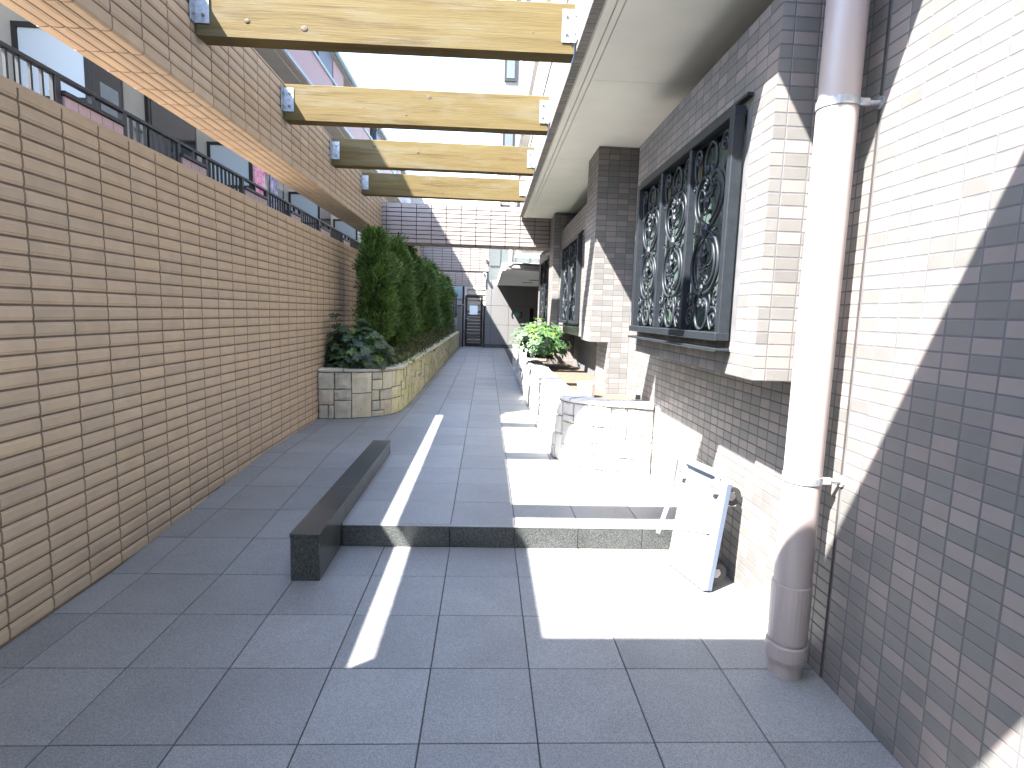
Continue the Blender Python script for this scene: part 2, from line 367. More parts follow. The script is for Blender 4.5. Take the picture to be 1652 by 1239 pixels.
# ------------------------------------------------------------------ ground and paving
Z1 = 0.133; YS = 3.275; XL = -1.905; XR = 1.355
g = MB(); g.poly([(-1500,-1500,-0.06),(1500,-1500,-0.06),(1500,1500,-0.06),(-1500,1500,-0.06)]); struct('ground', g, M['ground'])
g = MB(); g.box(-2.2, 1.6, -3.0, YS-0.01, -0.055, -0.0045)
low = struct('lower_pavement', g, M['joint'])
g = MB()
g.box(-0.83, 1.6, YS-0.009, 24.0, -0.054, Z1-0.0045)
g.box(-2.2, -0.831, 4.96, 24.0, -0.054, Z1-0.0045)
upm = struct('upper_pavement', g, M['joint'])
RY0, RY1 = 2.877, 4.96
g = MB(); g.raw([(-2.2,RY0,-0.0505),(-0.96,RY0,-0.0505),(-0.96,RY1-0.002,-0.0505),(-2.2,RY1-0.002,-0.0505),(-2.2,RY0,-0.004),(-0.96,RY0,-0.004),(-0.96,RY1-0.002,Z1-0.0045),(-2.2,RY1-0.002,Z1-0.0045)],
      [(3,2,1,0),(4,5,6,7),(0,1,5,4),(1,2,6,5),(2,3,7,6),(3,0,4,7)])
ramp = struct('ramp', g, M['joint'])
FX0, FPX = -0.185, 0.3868
pav_cache = {}
def paver(x0, x1, y0, y1, z, parent, slope=0.0):
    g_ = 0.0022; w = round(x1-x0-2*g_, 3); l = round(y1-y0-2*g_, 3)
    if w < 0.03 or l < 0.03: return
    key = (w, l)
    if key not in pav_cache:
        mb = MB(); mb.bbox(-w/2, w/2, -l/2, l/2, -0.02, 0, 0.0015); pav_cache[key] = mb.mesh('paving_slab', M['floor'])
    mw = Matrix.Translation(((x0+x1)/2, (y0+y1)/2, z + random.uniform(-0.0007, 0.0007)))
    if slope: mw = mw @ Matrix.Rotation(slope, 4, 'X')
    link('paving_slab', pav_cache[key], parent, mw)
cols = [FX0 + i*FPX for i in range(-5, 6)]
for i in range(len(cols)-1):
    x0, x1 = max(cols[i], XL-0.01), min(cols[i+1], XR+0.01)
    if x1 <= x0: continue
    y = 1.6946 - 5*0.394
    for j in range(9):
        y0, y1 = y + j*0.394, y + (j+1)*0.394
        if y0 > 3.1: continue
        if y1 > 3.2: y1 = YS - 0.012
        if y0 > RY0-0.05 and x0 < -0.97:
            if x1 > -0.9: paver(-0.96, x1, y0, y1, 0, low)
            continue
        paver(x0, x1, y0, y1, 0, low)
    sl = math.atan(Z1/(RY1-RY0)); n = 5; st = (RY1-RY0)/n
    if x0 < -0.98:
        for j in range(n):
            y0 = RY0 + j*st; yc = y0 + st/2
            paver(x0, min(x1, -0.965), y0, y0+st, Z1*(yc-RY0)/(RY1-RY0), ramp, sl)
    UP = 0.413
    for j in range(44):
        y0, y1 = YS + j*UP, YS + (j+1)*UP
        if y0 > 21.2: break
        xa, xb = x0, x1
        if y0 < RY1-0.1: xa = max(xa, -0.83)
        if y0 > 7.3: xa = max(xa, -1.06)
        if y0 > 5.1: xb = min(xb, 0.66)
        if xb - xa > 0.04: paver(xa, xb, y0, y1, Z1, upm)

# step riser of dark granite
st = thing('granite_step', 'low step with dark speckled granite riser between the kerb and the right wall', 'step', (0.27, YS, 0))
b = MB(); b.box(-0.818, XR, YS-0.003, YS+0.02, -0.004, Z1-0.012); part('core', b, M['joint'], st)
xs = [-0.817, -0.19, 0.195, 0.58, 0.97, XR-0.001]
for a, c in zip(xs[:-1], xs[1:]):
    b = MB(); b.bbox(a+0.0015, c-0.0015, YS-0.022, YS-0.0031, 0.001, Z1-0.006, 0.0015); part('riser_slab', b, M['dark_granite'], st)
b = MB(); b.box(-0.817, XR-0.001, YS-0.0232, YS+0.004, Z1-0.0058, Z1-0.0015); part('nosing', b, M['floor'], st)

# kerb block (low granite wall)
kb = thing('granite_kerb', 'long low block of polished dark granite standing on the paving left of the step', 'kerb', (-0.9, 2.81, 0))
x0, x1, y0, y1, zt = -0.968, -0.822, 2.81, 4.95, 0.252
b = MB(); b.box(x0+0.012, x1-0.012, y0+0.012, y1-0.012, -0.003, zt-0.02); part('core', b, M['joint'], kb)
b = MB(); b.bbox(x0, x1, y0, y0+0.011, 0.001, zt-0.024, 0.0015); part('end_slab', b, M['dark_granite'], kb)
b = MB(); b.bbox(x0, x1, y1-0.011, y1, 0.1, zt-0.024, 0.0015); part('end_slab', b, M['dark_granite'], kb)
ys = [y0+0.0125, 3.35, 4.0, 4.55, y1-0.0125]
for a, c in zip(ys[:-1], ys[1:]):
    b = MB(); b.bbox(x1-0.0115, x1-0.0005, a+0.001, c-0.001, 0.001, zt-0.024, 0.0015); part('side_slab', b, M['dark_granite'], kb)
    b = MB(); b.bbox(x0+0.0005, x0+0.0115, a+0.001, c-0.001, 0.001, zt-0.024, 0.0015); part('side_slab', b, M['dark_granite'], kb)
ys = [y0-0.003, 3.6, 4.45, y1+0.003]
for a, c in zip(ys[:-1], ys[1:]):
    b = MB(); b.bbox(x0-0.003, x1+0.003, a+0.0008, c-0.0008, zt-0.022, zt, 0.002); part('cap_slab', b, M['dark_granite'], kb)

# ------------------------------------------------------------------ left wall
lw = thing('tiled_wall', 'tall beige wall of long ribbed tiles along the left of the passage', 'wall', (XL-0.1, 10, 0))
b = MB(); b.box(XL-0.22, XL-0.001, -3.0, 21.6, -0.05, 2.228); part('core', b, M['wall_mortar'], lw)
items = []
ZT0 = 1.389 - 0.0199 - 40*TH
zrow0 = 2.245 - 34*TH
for r_ in range(-1, 34):
    zc = zrow0 + (r_+0.5)*TH
    if zc < -0.02: continue
    for c_ in range(-20, 81):
        yc = 2.488 + (c_+0.5)*TW
        items.append((place((XL-0.001, yc, zc), '+x'), tone(4, [4,3,3,1])))
lay(lw, items, TAN, BT, 300)
b = MB(); b.box(XL-0.225, XL+0.006, -3.0, 21.6, 2.2285, 2.246); part('capping', b, TAN[0], lw)

# ------------------------------------------------------------------ tiled frame over the passage: long beam, cross beams, pillar
fr = thing('tiled_pergola_frame', 'beige tiled concrete frame with long beam on the left and cross beams overhead', 'pergola', (-1.85, 9.4, 2.2))
BX, BO, BZ0, BZ1 = -1.715, -2.03, 2.59, 3.217
b = MB(); b.box(BO, BX-0.001, 0.23, 21.3, BZ0+0.012, BZ1-0.012); part('long_beam', b, M['wall_mortar'], fr); lbeam = fr.children[0] if fr.children else None
lbeam = [o for o in C.objects if o.name.startswith('long_beam')][0]
items = []
for c_ in range(-9, 79):
    yc = 2.488 + 0.068 + (c_+0.5)*TW
    for r_ in range(9):
        zc = 2.661 + (r_-0.5)*TH + 0.0338 + 0.0 if False else 2.661 + (r_+0.5)*TH
        if zc > BZ1-0.02: continue
        items.append((place((BX-0.001, yc, zc), '+x'), tone(4, [4,3,3,1])))
    for r_ in range(4):
        items.append((place((BX-0.055-(r_+0.5)*TH, yc, BZ0+0.012), 'dn_y'), tone(4, [4,3,3,1])))
lay(lbeam, items, TAN, BT, 300)
# bullnose arris tiles along the lower edge
bn = MB(); hw = (TW-0.0085)/2
arc = [(0.0, 0.063)] + [(-(0.018-0.018*math.cos(t)), 0.018-0.018*math.sin(t)) for t in [k*math.pi/2/5 for k in range(6)]] + [(-0.052, 0.0)]
v = [( -hw, y_, z_) for y_, z_ in arc] + [(hw, y_, z_) for y_, z_ in arc]; n = len(arc)
bn.raw([(x_, -y_ if False else y_, z_) for x_, y_, z_ in v], [(i, i+1, n+i+1, n+i) for i in range(n-1)])
bn.raw([(-hw,y_,z_) for y_, z_ in arc]+[(-hw,-0.05,0.066)], [tuple(range(n+1))[::-1]])
bn.raw([(hw,y_,z_) for y_, z_ in arc]+[(hw,-0.05,0.066)], [tuple(range(n+1))])
# bn is written with its outside towards +Y, so turn it to face +X
items = []
for c_ in range(-9, 79):
    yc = 2.488 + 0.068 + (c_+0.5)*TW
    items.append((Matrix.Translation((BX+0.012, yc, BZ0)) @ Matrix.Rotation(-math.pi/2, 4, 'Z'), tone(4, [4,3,3,1])))
lay(lbeam, items, TAN, bn, 60, 'arris_tile')
b = MB(); b.box(BO-0.005, BX+0.006, 0.23, 21.3, BZ1-0.0118, BZ1); part('beam_capping', b, TAN[2], fr)
# pillar behind the camera and the overhead beam that joins it
b = MB(); b.box(BO, BX-0.002, 0.24, 0.95, 2.247, BZ0+0.0115); part('pillar', b, TAN[0], fr)
b = MB(); b.box(BX, 2.0, 0.233, 0.814, BZ0, BZ1-0.002); part('overhead_beam', b, TAN[0], fr)
def cross(y, x1, z0, z1, th, mats, x0=BX):
    b = MB(); b.box(x0-0.3, x1, y, y+th, z0+0.008, z1-0.004); o = part('cross_beam', b, M['mortar'], fr)
    items = []; nr = round((z1-z0)/TH)
    nx = int((x1-x0)/TW)+1
    for c_ in range(-1, nx):
        xa = x0 + 0.079 + c_*TW; xb = xa + TW
        ca, cb = max(xa, x0+0.001), min(xb, x1)
        if cb-ca < 0.03: continue
        for r_ in range(nr):
            items.append((place(((ca+cb)/2, y, z0+(r_+0.5)*TH), '-y', (cb-ca-0.011)/(TW-0.011)), tone(3)))
        for r_ in range(int(th/TH)): items.append((place(((ca+cb)/2, y+0.036+r_*TH, z0+0.008), 'dn_x', (cb-ca-0.011)/(TW-0.011)), tone(3)))
    lay(o, items, mats, FTL, 300)
    b = MB(); b.box(x0, x1+0.004, y-0.012, y+th+0.004, z1-0.0038, z1+0.006); part('beam_capping', b, mats[0], fr)
cross(9.4, 1.39, 2.475, 2.475+9*TH, 0.45, M['pink'])
cross(14.7, 0.03, 2.44, 2.44+9*TH, 0.40, M['pink'])
cross(21.0, -0.06, 2.36, 2.36+9*TH, 0.35, M['pink'])

# ------------------------------------------------------------------ timber pergola beams
knot = mat('wood_knot', (0.055,0.034,0.016), 0.8, var=0.6, scale=90)
RX = 0.487
names = ['nearest timber beam overhead, cut off by the top of the photo', 'second timber beam from the front, brown streaked along its top edge', 'third timber beam from the front, pale and greyish at its left end', 'farthest of the timber beams, just before the tiled cross beam']
def timber(y, label, zs=(2.915, 3.195), th=0.125):
    t = thing('timber_beam', label, 'beam', ((BX+RX)/2, y+th/2, zs[0]), 'timber pergola beams')
    b = MB(); L_ = RX-BX-0.036
    # many cross sections with a slight sweep and worn arrises
    n = 24; V = []; F = []
    for i in range(n+1):
        u = i/n; x = BX+0.022 + L_*u; dz = 0.003*math.sin(3.1*u+y); dy = 0.002*math.sin(5*u+2*y); c_ = 0.006
        ring = [(0,c_),(0,1-c_*3),(c_*7,1),(1-c_*7,1),(1,1-c_*3),(1,c_*3),(1-c_*7,0),(c_*7,0)]
        for a, q in ring: V.append((x, y+dy+a*th, zs[0]+dz+q*(zs[1]-zs[0])))
    for i in range(n):
        for k in range(8): F.append((i*8+k, i*8+(k+1) % 8, (i+1)*8+(k+1) % 8, (i+1)*8+k))
    F += [tuple(range(8))[::-1], tuple(range(n*8, n*8+8))]
    b.raw(V, F); part('timber', b, M['wood'], t)
    for k in range(random.randint(2, 3)):
        kx = random.uniform(BX+0.3, RX-0.25); kz = random.uniform(zs[0]+0.05, zs[1]-0.05); r0 = random.uniform(0.009, 0.019)
        b = MB(); b.ball((kx, y+0.0004, kz), r0*1.3, 0.0030, r0, 10); part('knot', b, knot, t)
    for side in (-1, 1):
        b = MB(); zb, zt_ = zs[0]+0.062, zs[1]-0.035
        xa, xb = (BX+0.0145, BX+0.098) if side < 0 else (RX-0.090, RX-0.0085)
        b.bbox(xa, xb, y-0.0075, y-0.0025, zb, zt_, 0.001)
        xw = xa-0.0 if side < 0 else xb
        b.box(*((BX+0.0135, BX+0.0195) if side < 0 else (RX-0.0075, RX-0.0015)), y-0.055, y-0.0078, zb, zt_)
        br = part('bracket', b, M['galv'], t)
        for zc in (zb+0.045, zt_-0.04):
            m_ = MB(); xc = (xa+xb)/2 + (0.008 if side < 0 else -0.012)
            m_.cyl((xc, y-0.0076, zc), (xc, y-0.013, zc), 0.011, n=6); m_.cyl((xc, y-0.013, zc), (xc, y-0.030, zc), 0.006, n=8)
            part('bolt', m_, M['bolt'], br)
            m_ = MB(); yc = y-0.035
            xs_ = (BX+0.0196, BX+0.034) if side < 0 else (RX-0.0076, RX-0.022)
            m_.cyl((xs_[0], yc, zc-0.006), (xs_[1], yc, zc-0.006), 0.007, n=6); part('bolt', m_, M['bolt'], br)
    return t
timber(2.11, 'timber beam above the view in front of the nearest visible one')
for y, nm in zip((3.54, 4.965, 6.42, 7.92), names): timber(y, nm)

# ------------------------------------------------------------------ right building
rb = thing('tiled_building', 'building faced in pinkish grey small tiles along the right of the passage', 'building', (XR+0.2, 4, 0))
BXF, BY0, BY1, BZ_, BZT = 1.075, 2.227, 4.24, 1.152, 2.62
b = MB(); b.box(XR+0.001, 6.0, 0.2, 13.5, -0.05, 9.0); b.box(2.12, 6.0, 13.501, 23.4, -0.05, 9.0); wall = part('wall', b, M['grout'], rb)
items = []
zr = 1.389+0.125*0.98 - 40*MT
def mosaic(face, const, a0, a1, z0, z1, off=0.0, holes=(), zoff=None):
    out = []; zz = zr if zoff is None else zoff
    k0 = math.floor((z0-zz)/MT); k1 = math.ceil((z1-zz)/MT)
    c0 = math.floor((a0-off)/(2*MT)); c1 = math.ceil((a1-off)/(2*MT))
    for k in range(k0, k1):
        za, zb = max(zz+k*MT, z0), min(zz+(k+1)*MT, z1)
        if zb-za < 0.012: continue
        for c in range(c0, c1):
            aa, ab = max(off+c*2*MT, a0), min(off+(c+1)*2*MT, a1)
            if ab-aa < 0.012: continue
            ac, zc = (aa+ab)/2, (za+zb)/2
            if any(h[0] < ac < h[1] and h[2] < zc < h[3] for h in holes): continue
            pos = (const, ac, zc) if face in ('-x', '+x') else (ac, const, zc)
            out.append((place(pos, face, (ab-aa-0.0045)/(2*MT-0.0045), (zb-za-0.0045)/(MT-0.0045)), tone(5, MOSW)))
    return out
JY = 2.035
items = mosaic('-x', XR+0.001, 0.9, JY-0.004, 0.0, 3.3, 1.632)
items += mosaic('-x', XR+0.001, JY+0.004, BY0, 0.0, 3.3, 1.632) + mosaic('-x', XR+0.001, BY0, BY1+1.12, 0.0, BZ_+0.25, 1.632)
lay(wall, items, MOS, MTL, 300)
b = MB(); b.box(XR-0.002, XR+0.0008, JY-0.004, JY+0.004, 0.0, 3.3); part('expansion_joint', b, M['mortar'], rb)

def grille(parent, xf, ya, yb, za, zb, npan=3, fine=True):
    """wrought iron window guard, parts of its own"""
    d = 0.05; fwid = 0.045
    fr_ = MB()
    fr_.bbox(xf, xf+d, ya, ya+fwid, za, zb, 0.003); fr_.bbox(xf, xf+d, yb-fwid, yb, za, zb, 0.003)
    fr_.bbox(xf-0.001, xf+d+0.001, ya-0.001, yb+0.001, zb-fwid*0.8, zb+0.001, 0.003); fr_.bbox(xf-0.012, xf+d+0.001, ya-0.001, yb+0.001, za-0.001, za+fwid*0.8, 0.003)
    part('guard_frame', fr_, M['iron'], parent)
    pw = (yb-ya-2*fwid)/npan
    for k in range(1, npan):
        yc = ya+fwid+k*pw; m_ = MB(); m_.bbox(xf+0.004, xf+d-0.004, yc-0.016, yc+0.016, za+fwid*0.8, zb-fwid*0.8, 0.003); part('mullion', m_, M['iron'], parent)
    def curve(pts, r): return pts, r
    def spiral(cx, cy, r0, r1, a0, a1, n=16):
        return [(cx+(r0+(r1-r0)*i/n)*math.cos(a0+(a1-a0)*i/n), cy+(r0+(r1-r0)*i/n)*math.sin(a0+(a1-a0)*i/n)) for i in range(n+1)]
    def arc_(cx, cy, rx, ry, a0, a1, n=14):
        return [(cx+rx*math.cos(R(a0+(a1-a0)*i/n)), cy+ry*math.sin(R(a0+(a1-a0)*i/n))) for i in range(n+1)]
    half = []
    PI = math.pi
    def sm(pts, n=5):                      # Catmull-Rom through the given points
        Q = [pts[0]]+list(pts)+[pts[-1]]; out = []
        for i in range(1, len(Q)-2):
            for k in range(n):
                t = k/n; a_, b_, c_, d_ = Q[i-1], Q[i], Q[i+1], Q[i+2]
                out.append(tuple(0.5*((2*b_[j])+(c_[j]-a_[j])*t+(2*a_[j]-5*b_[j]+4*c_[j]-d_[j])*t*t+(3*b_[j]-a_[j]-3*c_[j]+d_[j])*t**3) for j in (0, 1)))
        out.append(pts[-1]); return out
    # half panel in units of the panel width (height 2), mirrored
    half.append((arc_(0.5, 1.76, 0.155, 0.175, 90, 200)+spiral(0.405, 1.69, 0.055, 0.012, PI*1.05, 3.3*PI), .020))
    half.append((spiral(0.145, 1.845, 0.016, 0.105, -2.2*PI, 0.95*PI, 26)+sm([(0.05, 1.78), (0.075, 1.66), (0.14, 1.60)])[1:], .018))
    half.append((spiral(0.075, 1.555, 0.012, 0.05, -1.5*PI, 0.6*PI), .015))
    half.append((sm([(0.47, 1.06), (0.30, 1.12), (0.15, 1.26), (0.12, 1.42), (0.20, 1.56), (0.33, 1.62), (0.44, 1.57)])+spiral(0.40, 1.525, 0.06, 0.012, 0.25*PI, -1.9*PI), .021))
    half.append((sm([(0.44, 1.13), (0.28, 1.22), (0.21, 1.38), (0.28, 1.49), (0.37, 1.46), (0.40, 1.38)]), .014))
    half.append((sm([(0.49, 1.04), (0.38, 1.01), (0.24, 0.93), (0.14, 0.76), (0.15, 0.58), (0.27, 0.44), (0.46, 0.39)]), .023))
    half.append((sm([(0.42, 0.94), (0.29, 0.87), (0.23, 0.72), (0.26, 0.57), (0.36, 0.49), (0.47, 0.49)]), .018))
    half.append((sm([(0.46, 0.96), (0.35, 0.92), (0.29, 0.82), (0.30, 0.72), (0.38, 0.68), (0.45, 0.71)]), .013))
    half.append((spiral(0.425, 0.535, 0.058, 0.012, -0.5*PI, 2.2*PI), .016))
    half.append((sm([(0.5, 0.015), (0.39, 0.05), (0.33, 0.16), (0.35, 0.28), (0.42, 0.335)])+spiral(0.43, 0.285, 0.05, 0.012, 0.45*PI, -1.6*PI), .021))
    half.append((spiral(0.165, 0.135, 0.125, 0.016, 0.1*PI, 3.3*PI, 26), .019))
    half.append((spiral(0.115, 0.345, 0.085, 0.012, -0.4*PI, 2.6*PI), .015))
    half.append((sm([(0.30, 0.38), (0.27, 0.30), (0.30, 0.20), (0.28, 0.10), (0.22, 0.02)]), .014))
    if not fine: half = half[::2]
    for k in range(npan):
        y0_ = ya+fwid+k*pw+0.016; w_ = pw-0.032; z0_ = za+fwid*0.8; h_ = zb-za-1.6*fwid
        sc = MB(); xm = xf+d*0.5
        for pts, r in half:
            for mir in (0, 1):
                P3 = [(xm, y0_+w_*((1-u) if mir else u), z0_+h_*v_/2) for u, v_ in pts]
                sc.tube(P3, r*w_*0.88, 5)
        part('scrollwork', sc, M['iron'], parent, True)
        ro = MB(); yc = y0_+w_/2
        for v_, rr in ((0.705, .016), (0.665, .024), (0.64, .014), (0.525, .030), (0.50, .018), (0.425, .024), (0.385, .030), (0.355, .018), (0.27, .014), (0.225, .018), (0.145, .014)):
            ro.ball((xm-0.008, yc, z0_+h_*v_), rr*0.6, rr, rr*1.25, 8)
        for s_ in (-1, 1):
            for v_, du in ((0.69, .10), (0.61, .07), (0.515, .26), (0.335, .06), (0.315, .03), (0.40, .07)):
                y_ = yc+s_*du*w_; z_ = z0_+h_*v_
                ro.raw([(xm-0.012, y_-s_*0.03, z_), (xm-0.02, y_, z_+0.016), (xm-0.012, y_+s_*0.035, z_+0.006), (xm-0.02, y_, z_-0.014), (xm+0.008, y_, z_)],
                       [(0,1,2),(0,2,3),(1,0,4),(2,1,4),(3,2,4),(0,3,4)])
        part('rosette', ro, M['iron'], parent)
def window(parent, xw, ya, yb, za, zb):
    """glazing set into a bay front at xw"""
    w = part('window', (lambda m: (m.box(xw+0.03, xw+0.06, ya, yb, za, zb), m)[1])(MB()), M['alu_dark'], parent)
    n = 3; st_ = (yb-ya)/n
    for k in range(n):
        m_ = MB(); m_.box(xw+0.0195, xw+0.0295, ya+k*st_+0.03, ya+(k+1)*st_-0.03, za+0.04, zb-0.04); part('pane', m_, M['glass_g'], w)
    return w
def bay(xf, y0, y1, z0, z1, wy0, wy1, wz0, wz1, side=True, limit=300, offy=0.0, fine=True, npan=3):
    b = MB(); q = 0.001
    # shell with a real opening
    X1 = XR+0.0005
    b.box(xf+q, X1, y0+q, wy0, z0+q, z1); b.box(xf+q, X1, wy1, y1, z0+q, z1)
    b.box(xf+q, X1, wy0+0.0002, wy1-0.0002, z0+q, wz0); b.box(xf+q, X1, wy0+0.0002, wy1-0.0002, wz1, z1)
    b.box(xf+0.07, X1, wy0+0.0003, wy1-0.0003, wz0+0.0002, wz1-0.0002)
    o = part('bay', b, M['grout'], rb)
    it = mosaic('-x', xf+q, y0-0.004, y1, z0, z1, offy, [(wy0, wy1, wz0, wz1)], zoff=z0)
    if side: it += mosaic('-y', y0+q, xf-0.004, XR, z0, z1, xf-0.049, zoff=z0)
    lay(o, it, MOS, MTL, limit)
    window(rb, xf, wy0, wy1, wz0, wz1)
    gd = part('window_guard', (lambda m: (m.bbox(xf-0.075, xf-0.006, wy0-0.02, wy1+0.02, wz0-0.062, wz0-0.048, 0.003), m)[1])(MB()), M['iron'], rb)
    gd_x = xf-0.06
    grille(gd, gd_x, wy0-0.01, wy1+0.01, wz0-0.015, wz1+0.01, npan, fine)
    b = MB(); b.box(xf-0.030, xf-0.0055, wy0-0.06, wy1+0.06, wz1+0.035, wz1+0.047); part('drip_mould', b, M['iron'], rb)
bay(BXF, BY0, BY1, BZ_, BZT, 2.47, 3.98, 1.315, 2.275, True, 300, BY0)
# lower return under the bay and the pier beyond it
def pier(x0, y0, y1, z0, z1, zbot, xin, limit=300):
    b = MB(); b.box(x0+0.001, XR+0.0006, y0+0.001, y1, z0+0.001, z1); b.box(xin+0.001, XR+0.0006, y0+0.001, y1-0.002, zbot, z0+0.0009)
    o = part('pier', b, M['grout'], rb)
    it = mosaic('-y', y0+0.001, x0-0.004, XR, z0, z1, x0, zoff=z0) + mosaic('-x', x0+0.001, y0-0.004, y1, z0, z1, y0, zoff=z0)
    it += mosaic('-y', y0+0.001, xin-0.004, XR, zbot, z0, x0, zoff=z0) + mosaic('-x', xin+0.001, y0-0.004, y1, zbot, z0, y0, zoff=z0)
    lay(o, it, MOS, MTL, limit)
pier(0.985, 5.36, 5.9, 1.15, 2.93, 0.0, 1.155)
bay(1.10, 5.905, 8.75, 1.15, 2.66, 6.75, 8.15, 1.31, 2.33, False, 150, 5.9, True, 2)
pier(0.985, 8.76, 9.3, 0.0, 2.9, 0.0, 0.985, 200)
bay(1.10, 9.31, 12.4, 0.6, 2.66, 9.95, 11.4, 1.31, 2.4, False, 100, 9.3, False, 2)

b = MB(); b.box(-2.2, 4.0, -4.6, -0.55, 3.35, 3.7); b.box(-2.2, 4.0, -4.9, -4.61, -0.05, 3.7); part('added_shade_canopy', b, M['soffit'], rb)  # unseen roof and wall added behind the camera to darken the near paving
# canopy: soffit, fascia, balconies above
CY0, CY1, CZ = 2.05, 9.36, 2.93
b = MB(); b.box(RX+0.001, XR+0.0003, CY0, CY1, CZ+0.0155, CZ+0.54); b.box(RX+0.001, XR+0.0003, 1.48, CY0-0.001, 3.27, CZ+0.539); can = part('canopy', b, M['soffit'], rb)
sp = [(RX+0.068, RX+0.118), (RX+0.124, RX+0.2), (RX+0.206, XR)]
b = MB(); b.bbox(RX+0.064, RX+0.113, CY0, CY1, CZ-0.001, CZ+0.015, 0.002); part('soffit_edge', b, M['soffit'], rb)
b = MB(); b.bbox(RX+0.119, RX+0.155, CY0, CY1, CZ+0.002, CZ+0.015, 0.002); part('soffit_edge', b, M['soffit'], rb)
ys = [CY0, 3.93, 5.85, 7.7, CY1]
for a, c in zip(ys[:-1], ys[1:]):
    b = MB(); b.bbox(RX+0.160, XR-0.002, a+0.002, c-0.002, CZ+0.003, CZ+0.0152, 0.002); part('soffit_panel', b, M['soffit'], rb)
it = []
nt_ = int((CY1-CY0)/MT)
for k in range(nt_):
    yc = CY0+(k+0.5)*MT
    it.append((Matrix.Translation((RX+0.030, yc, CZ+0.0155)) @ Matrix.Rotation(math.pi/2, 4, 'X') @ Matrix.Diagonal((0.062/(2*MT-0.0045), 3.2, 1, 1)), tone(5, MOSW)))
lay(can, it, MOS, MTL, 150)
it = mosaic('-x', RX+0.001, CY0, CY1, CZ+0.001, CZ+0.54, 0)
lay(can, it, MOS, MTL, 120)
b = MB(); b.box(RX-0.012, RX+0.3, 1.48, CY1, CZ+0.5402, CZ+0.56); part('parapet_cap', b, M['soffit'], rb)
# upper balcony
b = MB(); b.box(RX+0.02, XR, 4.6, 12.5, 4.45, 5.4); ub = part('upper_balcony', b, M['twall'], rb)
b = MB(); b.box(RX+0.019, RX+0.07, 4.6, 12.5, 4.438, 4.4495); part('balcony_edge', b, MOS[2], rb)
b = MB(); b.box(RX+0.0701, XR, 4.6, 12.5, 4.4385, 4.4497); part('balcony_soffit', b, M['soffit'], rb)
for zz in (3.62, 3.78):
    b = MB(); b.cyl((RX+0.1, 2.1, zz), (RX+0.1, 12.4, zz), 0.012, n=6); part('handrail', b, M['iron'], rb)

# ------------------------------------------------------------------ rain pipe
pp = thing('downpipe', 'tall mauve plastic downpipe standing against the right tiled wall', 'pipe', (1.235, 2.07, 0))
px_, py_ = 1.228, 2.075
b = MB(); b.cyl((px_, py_, 0.36), (px_, py_, 3.26), 0.068, n=28, caps=False); part('pipe', b, M['pipe'], pp, True)
def lathe(prof, n=28):
    m_ = MB(); v = []; f = []
    for r_, z_ in prof:
        for k in range(n): t = 2*math.pi*k/n; v.append((px_+r_*math.cos(t), py_+r_*math.sin(t), z_))
    for i in range(len(prof)-1):
        for k in range(n): f.append((i*n+k, i*n+(k+1) % n, (i+1)*n+(k+1) % n, (i+1)*n+k))
    m_.raw(v, f); return m_
b = lathe([(0.066,0.145),(0.073,0.147),(0.0735,0.375),(0.071,0.379),(0.067,0.379)]); part('sleeve', b, M['pipe'], pp)
b = lathe([(0.062,0.05),(0.070,0.053),(0.0775,0.075),(0.0785,0.128),(0.076,0.134),(0.066,0.135)]); part('collar', b, M['pipe'], pp)
b = lathe([(0.064,0.0),(0.064,0.06)]); part('foot', b, M['pipe'], pp)
b = lathe([(0.067,0.133),(0.067,0.15)]); part('neck', b, M['pipe'], pp)
for zc in (0.80, 2.16):
    cl = part('pipe_clip', (lambda m: m)(lathe([(0.0685,zc-0.014),(0.0715,zc-0.014),(0.0715,zc+0.014),(0.0685,zc+0.014)])), M['galv'], pp, False)
    m_ = MB(); m_.cyl((px_+0.06, py_-0.03, zc), (XR+0.002, py_-0.045, zc), 0.009, n=8); m_.cyl((XR-0.006, py_-0.045, zc), (XR+0.0005, py_-0.045, zc), 0.022, n=12)
    m_.bbox(px_+0.05, px_+0.085, py_-0.052, py_-0.036, zc-0.013, zc+0.013, 0.002); part('standoff', m_, M['galv'], cl)

# ------------------------------------------------------------------ stone planters
def path_fn(pts):
    P_ = [Vector(p) for p in pts]; S = [0]
    for a, c in zip(P_[:-1], P_[1:]): S.append(S[-1]+(c-a).length)
    def f(s, out):
        s = max(0, min(S[-1]-1e-6, s))
        i = max(k for k in range(len(S)-1) if S[k] <= s)
        a, c = P_[i], P_[i+1]; t = (s-S[i])/(S[i+1]-S[i]); p = a+(c-a)*t
        def nrm(k):
            ds = []
            if k > 0: ds.append((P_[k]-P_[k-1]).normalized())
            if k < len(P_)-1: ds.append((P_[k+1]-P_[k]).normalized())
            d = sum(ds, Vector((0,0))).normalized(); return Vector((d.y, -d.x))
        n = (nrm(i)*(1-t)+nrm(i+1)*t).normalized()
        return p + n*out
    return f, S[-1]
def stone_pack(s0, s1, z0, z1, out):
    def split(a, b_, c, d):
        w, h = b_-a, d-c
        if w*h < 0.011 or (w < 0.24 and h < 0.33 and random.random() < 0.55) or (w < 0.12 and h < 0.45 and random.random() < 0.6) or min(w, h) < 0.07 and max(w, h) < 0.3:
            out.append((a, b_, c, d)); return
        if w > h*0.95 and w > 0.15: t = a+w*random.uniform(0.32, 0.68); split(a, t, c, d); split(t, b_, c, d)
        elif h > 0.15: t = c+h*random.uniform(0.32, 0.68); split(a, b_, c, t); split(a, b_, t, d)
        else: out.append((a, b_, c, d))
    s = s0
    while s < s1-0.02:
        w = min(random.uniform(0.3, 0.6), s1-s)
        if s1-s-w < 0.15: w = s1-s
        split(s, s+w, z0, z1); s += w
